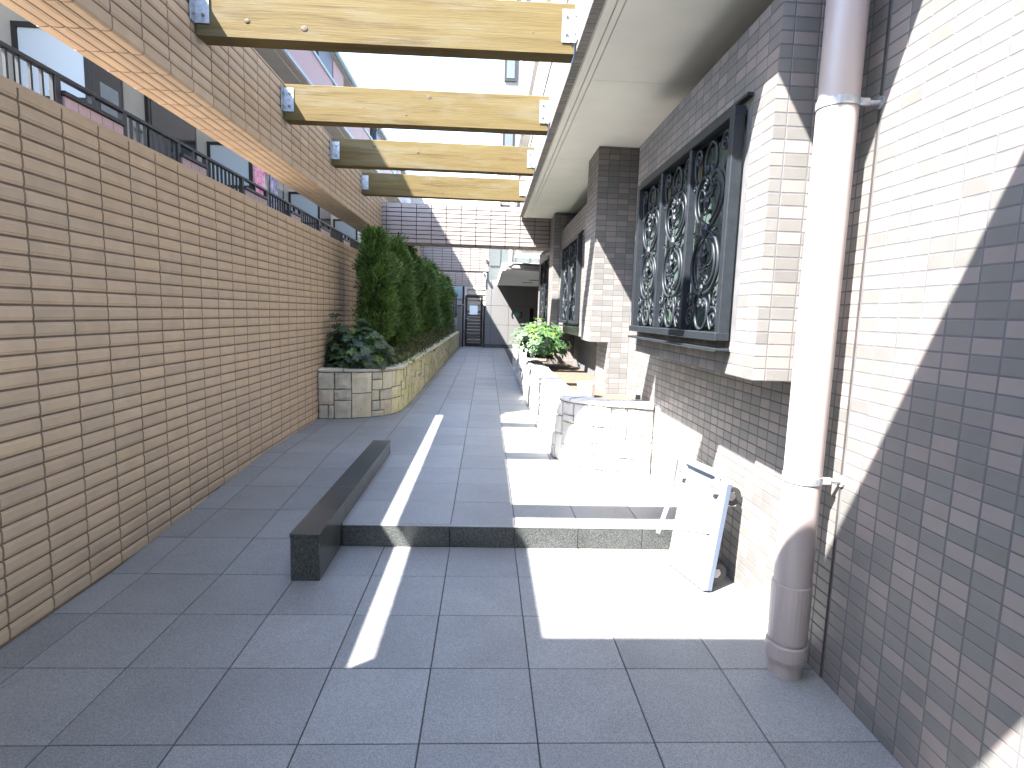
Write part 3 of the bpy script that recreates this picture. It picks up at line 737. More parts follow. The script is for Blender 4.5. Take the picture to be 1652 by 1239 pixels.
def stone_obj(f, a, b_, c, d, mat_, parent, th=0.03, name='stone'):
    g_ = 0.006; a += g_; b_ -= g_; c += g_; d -= g_
    nx, nz = 4, 4; V = []; F = []
    pr = random.uniform(0.010, 0.026)
    sd = random.uniform(0, 99)
    for j in range(nz+1):
        for i in range(nx+1):
            s = a+(b_-a)*i/nx; z = c+(d-c)*j/nz
            e = min(i, nx-i, 1)*min(j, nz-j, 1)
            o_ = pr + (noise.noise((s*9+sd, z*9, 0))*0.010 if e else -0.007)
            p = f(s, o_); jit = 0.003 if not e else 0
            V.append((p.x+random.uniform(-jit, jit), p.y+random.uniform(-jit, jit), z+random.uniform(-jit, jit)))
    w = nx+1
    for j in range(nz):
        for i in range(nx): F.append((j*w+i, j*w+i+1, (j+1)*w+i+1, (j+1)*w+i))
    rim = [i for i in range(w)] + [j*w+nx for j in range(1, nz+1)] + [nz*w+i for i in range(nx-1, -1, -1)] + [j*w for j in range(nz-1, 0, -1)]
    base = len(V)
    for k in rim:
        j, i = divmod(k, w); s = a+(b_-a)*i/nx; z = c+(d-c)*j/nz; p = f(s, -0.012); V.append((p.x, p.y, z))
    m = len(rim)
    for k in range(m): F.append((rim[(k+1) % m], rim[k], base+k, base+(k+1) % m))
    mb = MB(); mb.raw(V, F); return part(name, mb, mat_, parent, False)
def planter(name, label, pts, ztop, capw, mossfrom, loc, floor_z=Z1, smats=None, jm=None):
    t = thing(name, label, 'planter', loc)
    f, L = path_fn(pts)
    n = int(L/0.12); b = MB()
    for k in range(n):
        a, c = f(L*k/n, -0.004), f(L*(k+1)/n, -0.004); a2, c2 = f(L*k/n, -capw), f(L*(k+1)/n, -capw)
        z0, z1 = floor_z-0.03, ztop-0.032
        b.raw([(a.x,a.y,z0),(c.x,c.y,z0),(c.x,c.y,z1),(a.x,a.y,z1),(a2.x,a2.y,z0),(c2.x,c2.y,z0),(c2.x,c2.y,z1),(a2.x,a2.y,z1)], [(0,1,2,3),(3,2,6,7),(5,4,7,6)])
    part('core', b, jm or M['stone_joint'], t)
    rects = []; stone_pack(0, L, floor_z+0.002, ztop-0.036, rects)
    for a, b_, c, d in rects:
        mid = (a+b_)/2
        ms = M['stone_moss'] if mossfrom is not None and mid > mossfrom and random.random() < 0.8 else M['stone']
        stone_obj(f, a, b_, c, d, random.choice(smats or ms), t)
    s = 0
    while s < L-0.05:
        w = min(random.uniform(0.25, 0.5), L-s)
        if L-s-w < 0.12: w = L-s
        V = []; F = []; nn = 4
        zt = ztop+random.uniform(-0.004, 0.006)
        for i in range(nn+1):
            ss = s+0.005+(w-0.010)*i/nn
            for o_, z_ in ((0.024+random.uniform(-0.006,0.006), ztop-0.032), (0.030+random.uniform(-0.008,0.006), ztop-0.012), (0.012, zt), (-capw+0.01, zt+random.uniform(-0.004,0.004)), (-capw, ztop-0.03)):
                p = f(ss, o_); V.append((p.x, p.y, z_))
        for i in range(nn):
            for k in range(4): F.append((i*5+k, (i+1)*5+k, (i+1)*5+k+1, i*5+k+1))
        F += [tuple(range(5)), tuple(range(nn*5, nn*5+5))[::-1]]
        mb = MB(); mb.raw(V, F); part('cap_stone', mb, random.choice(smats) if smats else random.choice(M['stone'] if not (mossfrom and s > mossfrom) else M['stone_moss'][:2]+M['stone'][2:3]), t)
        s += w
    return t, f, L
LP = [(-1.895,6.50),(-1.55,6.55),(-1.37,6.64),(-1.22,6.77),(-1.10,6.96),(-1.05,7.18),(-1.03,8.9),(-1.01,12.6),(-1.01,20.7)]
pl, fl, Ll = planter('stone_planter', 'long raised bed of irregular cream stones with conifers along the left wall', LP, 0.705, 0.20, 0.95, (-1.4, 8, Z1))
b = MB(); b.poly([(-1.9,6.62,0.63),(-1.5,6.70,0.63),(-1.25,6.95,0.63),(-1.19,7.2,0.63),(-1.19,20.6,0.63),(-1.9,20.6,0.63)]); part('soil', b, M['soil'], pl)
RP = [(0.63,12.9),(0.625,8.0),(0.62,5.12),(0.645,4.88),(0.74,4.68),(0.90,4.56),(1.12,4.48),(1.35,4.42)]
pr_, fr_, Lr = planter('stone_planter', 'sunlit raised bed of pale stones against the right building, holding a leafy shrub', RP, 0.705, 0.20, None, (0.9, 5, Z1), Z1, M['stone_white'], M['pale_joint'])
b = MB(); b.poly([(0.80,5.0,0.645),(1.0,4.74,0.645),(1.35,4.62,0.645),(1.35,12.8,0.645),(0.8,12.8,0.645)]); part('soil', b, M['sand'], pr_)

# ------------------------------------------------------------------ plants
def rv(): 
    while True:
        v = Vector((random.uniform(-1,1), random.uniform(-1,1), random.uniform(-1,1)))
        if 0.05 < v.length < 1: return v
def spray(mb, c, d, L_, w, mi=0):
    d = d.normalized(); a = d.cross(rv()).normalized(); n_ = d.cross(a)
    k = a*w; tip = c+d*L_
    mb.raw([c-k*0.3, c+k*0.3, c+d*L_*0.5+k+n_*w*0.3, tip, c+d*L_*0.5-k+n_*w*0.3], [(0,1,2,4),(4,2,3)], mi)
def conifer_crown(h, rx, clumps, per, seed, z0=0.15):
    random.seed(seed); mb = MB()
    for _ in range(clumps):
        u = random.random(); z = z0+(h-z0)*(u**0.9)
        prof = (0.55+0.45*math.sin(min(1, (z-z0)/(h*0.55))*math.pi/2))*(1.0 if z < h*0.72 else max(0.15, (h-z)/(h*0.28))**0.55)
        prof *= 0.8+0.35*noise.noise((z*2.3+seed, seed*1.7, 0))
        a = random.uniform(0, 2*math.pi); r_ = rx*prof*math.sqrt(random.uniform(0.25, 1.0))
        r_ *= 0.85+0.75*noise.noise((math.cos(a)*1.6+seed, math.sin(a)*1.6, z*2.1))
        c = Vector((r_*math.cos(a), r_*math.sin(a), z)); out = Vector((math.cos(a), math.sin(a), 0.55)).normalized()
        cr = random.uniform(0.055, 0.14)
        for _ in range(per):
            q = rv(); p = c+Vector((q.x, q.y, q.z*1.1))*cr
            spray(mb, p, out*0.7+q*0.9+Vector((0,0,0.45)), random.uniform(0.035, 0.075), random.uniform(0.005, 0.011))
    return mb
crowns = [conifer_crown(1.70, 0.34, 250, 80, s, z).mesh('crown', M['conifer']) for s, z in ((3, 0.42), (8, 0.22), (21, 0.18), (34, 0.25))]
def trunk_mesh(seed, h=1.4):
    random.seed(seed); mb = MB()
    pts = [(0,0,-0.05)]; 
    for k in range(1, 7): pts.append((0.03*math.sin(k*1.3+seed), 0.03*math.cos(k*1.7+seed), h*k/6))
    mb.tube(pts, [0.042-0.005*k for k in range(7)], 8)
    for k in range(8):
        p = Vector(pts[random.randint(1, 5)]); d = rv(); d.z = abs(d.z)*0.6+0.2
        mb.tube([p, p+d*0.16, p+d*0.30+Vector((0,0,0.06))], [0.014, 0.009, 0.004], 5)
    return mb.mesh('trunk', M['bark'], True)
trunks = [trunk_mesh(s) for s in (1, 2)]
order = ['frontmost clipped conifer in the left planter, its bare trunk showing at the base', 'second conifer from the front in the left planter', 'third conifer from the front in the left planter', 'fourth conifer from the front in the left planter',
         'fifth conifer from the front in the left planter', 'sixth conifer from the front in the left planter', 'seventh conifer from the front in the left planter', 'eighth conifer from the front in the left planter', 'farthest conifer in the left planter, nearest the brown gate']
cy = [7.55, 8.75, 9.9, 11.1, 12.4, 13.8, 15.3, 16.9, 18.6]
random.seed(5)
for k, (y, lb) in enumerate(zip(cy, order)):
    x = -1.46+random.uniform(-0.03, 0.05); t = thing('conifer_tree', lb, 'tree', (x, y, 0.63), 'conifers in the left planter')
    link('trunk', trunks[k % 2], t, Matrix.Translation((x, y, 0.63)))
    s = 1.0 if k else 1.0
    link('crown', crowns[0 if k == 0 else 1 + k % 3], t, Matrix.Translation((x, y, 0.63+0.02)) @ Matrix.Rotation(k*2.1, 4, 'Z') @ Matrix.Diagonal((0.95+0.06*(k % 2), 1.15+0.25*(k > 3), (0.985+0.03*(k % 3)), 1)))
def low_brush(name, label, y0, y1, seed, x=-1.30, h=0.30, n=2600, mi=M['twig']):
    random.seed(seed); mb = MB(); st_ = MB()
    for _ in range(n):
        y = random.uniform(y0, y1); xx = x+random.gauss(0, 0.085); hh = h*(0.65+0.5*noise.noise((y*1.7, xx*3, seed)))
        p = Vector((xx, y, 0.63+abs(random.uniform(0.05, 1))*hh)); spray(mb, p, rv()+Vector((0.15,0,0.7)), random.uniform(0.03, 0.06), random.uniform(0.006, 0.012))
    for _ in range(int((y1-y0)*40)):
        y = random.uniform(y0, y1); p = Vector((x+random.gauss(0,0.06), y, 0.62)); d = rv()*0.12; d.z = h*random.uniform(0.5, 0.9)
        st_.tube([p, p+d*0.5+rv()*0.02, p+d], [0.004, 0.003, 0.002], 3)
    t = thing(name, label, 'shrub', (x, (y0+y1)/2, 0.63), 'low shrubs along the planter edge')
    part('foliage', mb, mi, t); part('stems', st_, M['bark'], t)
low_brush('low_shrub', 'sparse brownish low shrub behind the broadleaf bush in the left planter', 7.25, 9.3, 11, -1.25, 0.34, 3600)
low_brush('low_shrub', 'low green shrub along the middle of the left planter edge', 9.4, 13.2, 12, -1.24, 0.44, 6200)
low_brush('low_shrub', 'low shrub at the gate end of the left planter edge', 13.4, 20.2, 13, -1.24, 0.46, 7000)

def leaf(mb, base, d, L_, w, mi=0, fold=0.12, nrm=None):
    d = d.normalized(); up_ = nrm or Vector((0,0,1))
    a = d.cross(up_); a = a.normalized() if a.length > 1e-3 else d.orthogonal().normalized(); n_ = a.cross(d).normalized()
    pts = []; 
    prof = [(0, 0.06), (0.25, 0.62), (0.55, 1.0), (0.8, 0.72), (1.0, 0.04)]
    V = []
    for t_, q in prof:
        c = base+d*L_*t_ - n_*L_*0.18*t_*t_
        V += [c-a*w*q+n_*w*fold*q, c-n_*0.0, c+a*w*q+n_*w*fold*q]
    F = []
    for k in range(4):
        F += [(k*3, k*3+1, k*3+4, k*3+3), (k*3+1, k*3+2, k*3+5, k*3+4)]
    mb.raw(V, F, mi)
def broadleaf(name, label, c, rx, ry, rz, heads, seed, mats, lime, L_=(0.07, 0.12), per=(6, 9), wr=0.30):
    random.seed(seed); mb = MB(); st_ = MB()
    for h in range(heads):
        a = random.uniform(0, 2*math.pi); e = math.asin(random.uniform(-0.15, 1)); rr = random.uniform(0.55, 1.0)+max(0, random.gauss(0, 0.19))
        o = Vector((math.cos(a)*math.cos(e), math.sin(a)*math.cos(e), math.sin(e)))
        p = Vector(c)+Vector((o.x*rx, o.y*ry, o.z*rz))*rr
        mi = 1 if random.random() < lime and e > 0.05 else 0
        n = random.randint(*per); ph = random.random()*6
        ax = (o*0.7+Vector((0.15,-0.25,0.5))).normalized(); u_ = ax.orthogonal().normalized(); w_ = ax.cross(u_)
        for k in range(n):
            t = ph+2*math.pi*k/n; d = (u_*math.cos(t)+w_*math.sin(t))+ax*random.uniform(-0.05, 0.4)
            L = random.uniform(*L_); leaf(mb, p, d, L, L*wr, mi, 0.15, ax)
        q = Vector((c[0]+random.uniform(-0.5,0.5)*rx, c[1]+random.uniform(-0.5,0.5)*ry, c[2]-0.25*rz-0.05))
        if h % 2 == 0: st_.tube([q, (q+p)/2+rv()*0.03, p], [0.007, 0.005, 0.003], 4)
    t = thing(name, label, 'shrub', (c[0], c[1], 0.63))
    part('foliage', mb, mats, t); part('stems', st_, M['bark'], t)
broadleaf('broadleaf_shrub', 'dark glossy broadleaf bush with few lime rosettes, front of the left planter', (-1.55, 6.98, 0.72), 0.40, 0.30, 0.46, 430, 31, [M['dleaf'], M['lleaf']], 0.07, (0.05, 0.085), (6, 9), 0.30)
broadleaf('leafy_shrub', 'bright sunlit leafy shrub in the right planter', (0.77, 8.1, 0.92), 0.38, 0.55, 0.32, 300, 32, [M['bleaf'], M['lleaf']], 0.16, (0.055, 0.105), (5, 7), 0.22)
# plastic pot and conduit in the right bed
t = thing('plastic_pot', 'white round pot standing in the right planter beside the pier', 'pot', (0.94, 5.2, 0.645))
m_ = MB(); m_.cyl((0.94,5.2,0.646), (0.94,5.2,0.775), 0.075, 0.085, 20, False); m_.cyl((0.94,5.2,0.775), (0.94,5.2,0.785), 0.09, 0.09, 20, False); part('body', m_, M['white'], t, True)
m_ = MB(); m_.cyl((0.94,5.2,0.750), (0.94,5.2,0.758), 0.080, n=20); part('fill', m_, M['soil'], t)
t = thing('outlet_box', 'small square white outlet box on the rim of the right planter', 'outlet', (1.27, 4.62, 0.70))
m_ = MB(); m_.bbox(1.235,1.305,4.62,4.66,0.708,0.768,0.006); part('housing', m_, M['white'], t)
m_ = MB(); m_.box(1.250,1.290,4.6155,4.6198,0.718,0.756); part('socket', m_, M['rubber'], t)

# ------------------------------------------------------------------ folded platform trolley leaning on the wall
tr = thing('platform_trolley', 'pale blue folding platform trolley stood on end against the sunlit wall', 'trolley', (1.2, 2.7, 0))
lean = R(7.5)
T = Matrix.Translation((1.115, 2.885, 0.004)) @ Matrix.Rotation(R(14), 4, 'Z') @ Matrix.Rotation(lean, 4, 'Y')
def tpart(name, mb, mats, parent=tr, smooth=False):
    me = mb.mesh(name, mats, smooth); me.transform(T); return link(name, me, parent)
DW, DH = 0.175, 0.585
m_ = MB(); m_.bbox(-0.018, 0.018, -DW, DW, 0.0, DH, 0.010); deck = tpart('deck', m_, M['deckw'])
m_ = MB(); m_.bbox(-0.004, 0.034, -DW-0.006, -DW+0.022, 0.006, DH-0.006, 0.006); tpart('bumper', m_, M['deck'])
m_ = MB(); m_.bbox(-0.004, 0.034, DW-0.022, DW+0.006, 0.006, DH-0.006, 0.006); tpart('bumper', m_, M['deck'])
m_ = MB(); m_.bbox(0.0, 0.034, -DW+0.023, DW-0.023, DH-0.026, DH+0.004, 0.006); tpart('bumper', m_, M['deck'])
m_ = MB(); m_.bbox(-0.0235, -0.0182, -DW+0.05, DW-0.05, 0.06, DH-0.10, 0.001); tpart('mat', m_, M['deckw'], deck)
for yy, zz in ((-0.06, 0.17), (0.03, 0.45)):
    m_ = MB(); m_.cyl((-0.0207, yy, zz), (-0.0225, yy, zz), 0.012, n=10); tpart('pad_hole', m_, M['rubber'], deck)
h_pts = [(-0.032, DW-0.03, DH-0.01), (-0.045, DW-0.03, DH-0.25), (-0.055, DW-0.03, 0.16), (-0.058, DW-0.05, 0.12), (-0.058, -DW+0.05, 0.12), (-0.055, -DW+0.03, 0.16), (-0.045, -DW+0.03, DH-0.25), (-0.032, -DW+0.03, DH-0.01)]
m_ = MB(); m_.tube([(-0.024, -DW+0.03, 0.30), (-0.024, DW-0.05, 0.22)], 0.004, 6); tpart('brace', m_, M['deck'], deck)
h_pts = [(-0.036, DW+0.03, DH+0.01), (-0.05, DW+0.035, DH-0.26), (-0.075, DW+0.045, 0.16)]
m_ = MB(); m_.tube([(-0.03, -DW+0.03, DH-0.02), (-0.04, -DW+0.03, DH+0.02), (-0.05, -DW+0.06, DH+0.035), (-0.05, DW-0.0, DH+0.035), (-0.05, DW+0.035, DH+0.015)]+h_pts[1:], 0.013, 8); tpart('handle', m_, M['steelw'], tr, True)
for yy in (-DW+0.035, DW-0.03):
    m_ = MB(); m_.bbox(-0.05, -0.0185, yy-0.018, yy+0.018, DH-0.075, DH-0.005, 0.004); hb = tpart('hinge', m_, M['steelw'])
    m_ = MB(); m_.cyl((-0.0502, yy, DH-0.04), (-0.057, yy, DH-0.04), 0.008, n=8); tpart('hinge_pin', m_, M['bolt'], hb)
for yy in (-DW+0.055, DW-0.055):
    for zz in (0.085, DH-0.085):
        m_ = MB(); m_.bbox(0.0182, 0.03, yy-0.035, yy+0.035, zz-0.04, zz+0.04, 0.003); m_.bbox(0.03, 0.085, yy-0.024, yy-0.020, zz-0.02, zz+0.025, 0.001); m_.bbox(0.03, 0.085, yy+0.020, yy+0.024, zz-0.02, zz+0.025, 0.001)
        cs = tpart('castor', m_, M['galv'])
        m_ = MB(); m_.cyl((0.085, yy-0.017, zz), (0.085, yy+0.017, zz), 0.050, n=22); tpart('wheel', m_, M['rubber'], cs, False)
        m_ = MB(); m_.cyl((0.085, yy-0.0175, zz), (0.085, yy+0.0175, zz), 0.016, n=14); tpart('hub', m_, M['galv'], cs)

# ------------------------------------------------------------------ far end: gate, panel wall, entrance recess
gt = thing('brown_gate', 'dark brown metal gate with horizontal slats and a posted notice at the far end', 'gate', (-0.46, 21.0, Z1))
ga, gb, gz0, gz1, gy = -0.80, -0.15, 0.17, 2.02, 21.0
for a, c, z0, z1 in ((ga, ga+0.085, gz0, gz1), (gb-0.085, gb, gz0, gz1), (ga+0.086, gb-0.086, gz1-0.09, gz1), (ga+0.086, gb-0.086, gz0, gz0+0.12)):
    m_ = MB(); m_.bbox(a, c, gy, gy+0.05, z0, z1, 0.004); part('frame', m_, M['gate'], gt)
for k in range(10):
    z = gz0+0.15+k*0.118
    m_ = MB(); m_.bbox(ga+0.087, gb-0.087, gy+0.012, gy+0.03, z, z+0.086, 0.003); part('slat', m_, M['slat'], gt)
m_ = MB(); m_.box(ga+0.17, gb-0.19, gy+0.002, gy+0.008, 1.33, 1.66); nt_o = part('notice', m_, M['paper'], gt)
m_ = MB(); m_.box(ga+0.21, gb-0.23, gy-0.0005, gy+0.0015, 1.38, 1.61); part('sheet', m_, M['white'], nt_o)
m_ = MB(); m_.cyl((ga+0.045, gy-0.001, 1.19), (ga+0.045, gy-0.05, 1.19), 0.014, n=8); m_.cyl((ga+0.045, gy-0.045, 1.19), (ga+0.15, gy-0.045, 1.19), 0.010, n=8); m_.ball((ga+0.045, gy-0.004, 1.30), 0.018); part('handle', m_, M['galv'], gt)
for x, nm in ((ga-0.10, 'slim dark gate post on the hedge side of the brown gate'), (gb+0.02, 'slim dark gate post on the stone panel side of the brown gate')):
    t = thing('gate_post', nm, 'post', (x, gy, Z1), 'gate posts')
    m_ = MB(); m_.bbox(x, x+0.06, gy, gy+0.06, Z1, 1.66, 0.004); part('post', m_, M['gate'], t)
    m_ = MB(); m_.bbox(x-0.004, x+0.064, gy-0.004, gy+0.064, 1.661, 1.69, 0.004); part('post_cap', m_, M['galv'], t)
t = thing('concrete_post', 'pale square concrete post between the hedge and the gate', 'post', (-1.0, 20.9, Z1))
m_ = MB(); m_.bbox(-1.07, -0.93, 20.9, 21.04, Z1, 1.62, 0.006); part('shaft', m_, M['panel'], t)
m_ = MB(); m_.bbox(-1.08, -0.92, 20.89, 21.05, 1.6205, 1.66, 0.006); part('post_cap', m_, M['gate'], t)
t = thing('board_fence', 'short dark vertical board fence beyond the end of the planter', 'fence', (-1.3, 21.2, Z1))
for k in range(5):
    m_ = MB(); m_.bbox(-1.52+k*0.085, -1.445+k*0.085, 21.2, 21.225, 1.2, 2.03, 0.003); part('board', m_, M['slat'], t)
m_ = MB(); m_.box(-1.53, -1.08, 21.226, 21.25, 1.3, 1.36); part('rail', m_, M['gate'], t)
t = thing('neighbour_house', 'beige house wall with horizontal siding seen behind the brown gate', 'house', (-0.5, 22.4, 0))
m_ = MB(); m_.box(-0.78, 0.4, 22.42, 24, -0.05, 6.0); part('wall', m_, M['sidew'], t)
for k in range(14):
    m_ = MB(); m_.raw([(-0.785,22.418,0.1+k*0.2),(0.395,22.418,0.1+k*0.2),(0.395,22.418,0.292+k*0.2),(-0.785,22.418,0.292+k*0.2),(-0.785,22.385,0.1+k*0.2),(0.395,22.385,0.1+k*0.2)],[(4,5,2,3),(0,1,5,4),(0,4,3),(1,2,5)]); part('siding_board', m_, M['sidew'], t)
m_ = MB(); m_.box(-3.2, -0.80, 24.0, 26.0, -0.05, 6.0); part('rear_wall', m_, M['grey'], t)
m_ = MB(); m_.box(-1.35, -1.0, 23.97, 23.998, 1.95, 2.55); w_ = part('window', m_, M['blue'], t)
m_ = MB(); m_.cyl((-0.92, 22.2, 0), (-0.92, 22.2, 5), 0.035, n=10); part('drainpipe', m_, M['alu_dark'], t)
m_ = MB(); m_.cyl((-0.84, 22.25, 0), (-0.84, 22.25, 5), 0.04, n=10); part('drainpipe', m_, M['white'], t)

pw = thing('stone_panel_wall', 'pale stone panel wall with a crest, right of the gate, cut by slanting shadows', 'wall', (0.9, 21.05, Z1))
m_ = MB(); m_.box(-0.07, 2.12, 21.06, 21.5, 0.05, 2.62); part('core', m_, M['joint'], pw)
xs = [-0.075, 0.15, 0.80, 1.42, 2.12]; zs = [0.26, 0.98, 1.68, 2.62]
for xa, xb in zip(xs[:-1], xs[1:]):
    for za, zb in zip(zs[:-1], zs[1:]):
        m_ = MB(); m_.bbox(xa+0.005, xb-0.005, 21.04, 21.0598, za+0.005, zb-0.005, 0.002); part('panel', m_, M['panel'], pw)
m_ = MB(); m_.box(-0.075, 2.119, 21.03, 21.0597, Z1, 0.258); part('plinth', m_, M['dark_granite'], pw)
m_ = MB(); m_.box(1.58, 1.72, 21.022, 21.0398, 1.05, 1.62); part('glass_slot', m_, M['darkglass'], pw)
CXc, CZc = 1.10, 1.37
cr = MB(); cr.cyl((CXc, 21.0398, CZc), (CXc, 21.015, CZc), 0.085, n=20); crest = part('crest', cr, M['teal'], pw)
m_ = MB()
for s_ in (-1, 1):
    for k in range(7):
        a = -1.0+k*0.33; x_, z_ = CXc+s_*(0.12+0.06*math.cos(a)), CZc+0.12*math.sin(a)
        m_.bbox(x_-0.022, x_+0.022, 21.02, 21.0396, z_-0.018, z_+0.018, 0.004)
part('crest_branch', m_, M['gate'], crest)

en = thing('entrance_canopy', 'low pale soffit and upper frosted panels over the entrance beyond the cross beams', 'canopy', (1.2, 17, 2.42))
m_ = MB(); m_.box(0.34, 2.119, 13.70, 21.039, 2.42, 2.60); part('soffit', m_, M['soffit'], en)
m_ = MB(); m_.box(0.42, 2.119, 13.55, 13.699, 2.43, 2.58); part('soffit_beam', m_, M['dpanel'], en)
for xx, yy in ((1.25, 17.2), (1.15, 18.6)):
    m_ = MB(); m_.box(xx, xx+0.32, yy, yy+0.2, 2.412, 2.4198); part('ceiling_vent', m_, M['alu_dark'], en)
m_ = MB(); m_.box(0.60, XR, 9.9, 13.45, 2.70, 2.95); part('ceiling_slab', m_, M['dark_granite'], en)
m_ = MB(); m_.box(-0.05, 2.119, 21.07, 21.5, 2.6205, 4.6); part('upper_wall', m_, M['frost'], en)
for xa, xb in ((0.06, 0.44), (0.48, 0.98), (1.02, 1.5)):
    m_ = MB(); m_.box(xa, xb, 21.03, 21.0695, 3.12, 4.5); part('frosted_panel', m_, M['frost'], en)
# drain pipe with elbow
t = thing('drain_pipe', 'mauve drain pipe with an elbow running into the entrance soffit', 'pipe', (0.53, 13.4, 2.5))
m_ = MB(); m_.tube([(0.53,13.42,4.6),(0.53,13.42,2.62),(0.535,13.42,2.53),(0.57,13.42,2.475),(0.64,13.42,2.465),(1.354,13.44,2.44)], 0.055, 14); part('pipe', m_, M['pipe'], t, True)
m_ = MB(); m_.ball((0.535,13.42,2.53), 0.072, n=14); part('elbow', m_, M['pipe'], t, True)
for k, (x_, y_, z_, nm) in enumerate([(-0.03, 14.6, 2.72, 'white security camera on the end of the middle tiled cross beam'), (-0.12, 20.95, 2.80, 'white security camera on the end of the farthest tiled cross beam')]):
    t = thing('security_camera', nm, 'camera', (x_, y_, z_), 'security cameras')
    m_ = MB(); m_.bbox(x_-0.05, x_+0.05, y_-0.13, y_-0.04, z_-0.035, z_+0.035, 0.01); part('housing', m_, M['white'], t)
    m_ = MB(); m_.box(x_-0.03, x_+0.03, y_-0.0395, y_+0.08, z_-0.03, z_+0.03); part('arm', m_, M['white'], t)
    m_ = MB(); m_.cyl((x_, y_-0.1305, z_-0.01), (x_, y_-0.137, z_-0.01), 0.03, n=12); part('lens', m_, M['darkglass'], t)

# far tower of the right building
tw = thing('tower_block', 'pale tiled block with windows and pipes rising beyond the passage', 'building', (1.2, 24, 0))
m_ = MB(); m_.box(0.36, 9.0, 24.0, 34, 2.2, 20); part('wall', m_, M['twall'], tw)
for zz in (4.6, 7.6, 10.6, 13.4):
    m_ = MB(); m_.box(0.47, 0.95, 23.93, 23.995, zz, zz+1.2); w_ = part('window', m_, M['alu_dark'], tw)
    m_ = MB(); m_.box(0.55, 0.87, 23.915, 23.9295, zz+0.1, zz+1.1); part('pane', m_, M['frost'], w_)
m_ = MB(); m_.cyl((1.15, 23.9, 2.3), (1.15, 23.9, 20), 0.10, n=12); part('downpipe', m_, M['pipe'], tw, True)
m_ = MB(); m_.cyl((1.5, 23.93, 2.3), (1.5, 23.93, 20), 0.06, n=10); part('downpipe', m_, M['white'], tw, True)
for x_ in (0.36, 0.40):
    pass
t = thing('distant_house', 'low white house beyond the end of the passage', 'house', (-2, 40, 0))
m_ = MB(); m_.box(-3.2, 0.3, 40, 46, 0, 8.0); part('wall', m_, M['cream'], t)
m_ = MB(); m_.box(-3.4, -1.4, 39.9, 39.995, 7.3, 8.2); part('balcony', m_, M['grey'], t)
for x_ in (-2.6, -1.2, -0.3):
    m_ = MB(); m_.box(x_-0.3, x_+0.3, 39.93, 39.99, 6.4, 7.1); part('window', m_, M['darkglass'], t)

# ------------------------------------------------------------------ apartment block on the left
ap = thing('apartment_block', 'low apartment block with dark balcony railings and rose tiled parapets behind the left wall', 'building', (-4.5, 12, 0))
AX, AB, AY0, AY1 = -3.5, -4.75, 4.35, 34.0
m_ = MB(); m_.box(-9, AB, AY0, AY1, -0.05, 6.9); part('wall', m_, M['cream'], ap)
m_ = MB(); m_.box(AB+0.001, AX, AY0, AY1, 1.9, 2.12); part('balcony_slab', m_, M['grey'], ap)
m_ = MB(); m_.box(AB+0.001, AX, AY0, AY1, 5.62, 5.78); part('balcony_slab', m_, M['grey'], ap)
m_ = MB(); m_.box(AB+0.002, AX-0.12, AY0+0.01, AY1, 5.60, 5.6198); part('slab_soffit', m_, M['grey'], ap)
# upper parapet: rose panels, pale blue caps, dark rail bays
y = AY0; k = 0
while y < 30:
    L_ = 3.0; m_ = MB(); m_.box(AX-0.12, AX+0.003, y, y+L_, 5.625, 6.30); pnl = part('parapet', m_, M['rosew'], ap)
    m_ = MB(); m_.box(AX-0.13, AX+0.03, y, y+L_, 6.301, 6.36); part('parapet_cap', m_, M['blue'], pnl)
    m_ = MB(); m_.box(AX-0.11, AX-0.002, y+1.9, y+L_-0.1, 6.361, 6.85); part('screen', m_, M['navy'], pnl)
    m_ = MB(); m_.box(AX-0.105, AX-0.003, y, y+0.9, 6.361, 6.80); part('pier', m_, M['rosew'], pnl)
    m_ = MB(); m_.box(AX-0.01, AX+0.02, y, y+L_, 5.64, 5.70); part('band', m_, M['blue'], pnl)
    y += L_+0.02; k += 1
# roof with a hipped near end
m_ = MB()
zE, zH = 7.02, 6.15
top = [(AX+0.02, 6.4, zE), (AX+0.02, AY1, zE), (-9, AY1, zE+1.2), (-9, 8, zE+1.2), (-9, AY0-0.1, zH), (AX+0.02, AY0-0.1, zH)]
bot = [(x_, y_, z_-0.14) for x_, y_, z_ in top]
m_.raw(top+bot, [(0,1,2,3),(0,3,4,5),(11,10,9,6),(9,8,7,6),(0,6,7,1),(5,11,6,0),(4,10,11,5),(3,2,8,9),(3,9,10,4),(1,7,8,2)]); part('roof', m_, M['grey'], ap)
m_ = MB(); m_.cyl((AX+0.07, 6.4, zE-0.07), (AX+0.07, AY1, zE-0.07), 0.055, n=8); part('gutter', m_, M['blue'], ap)
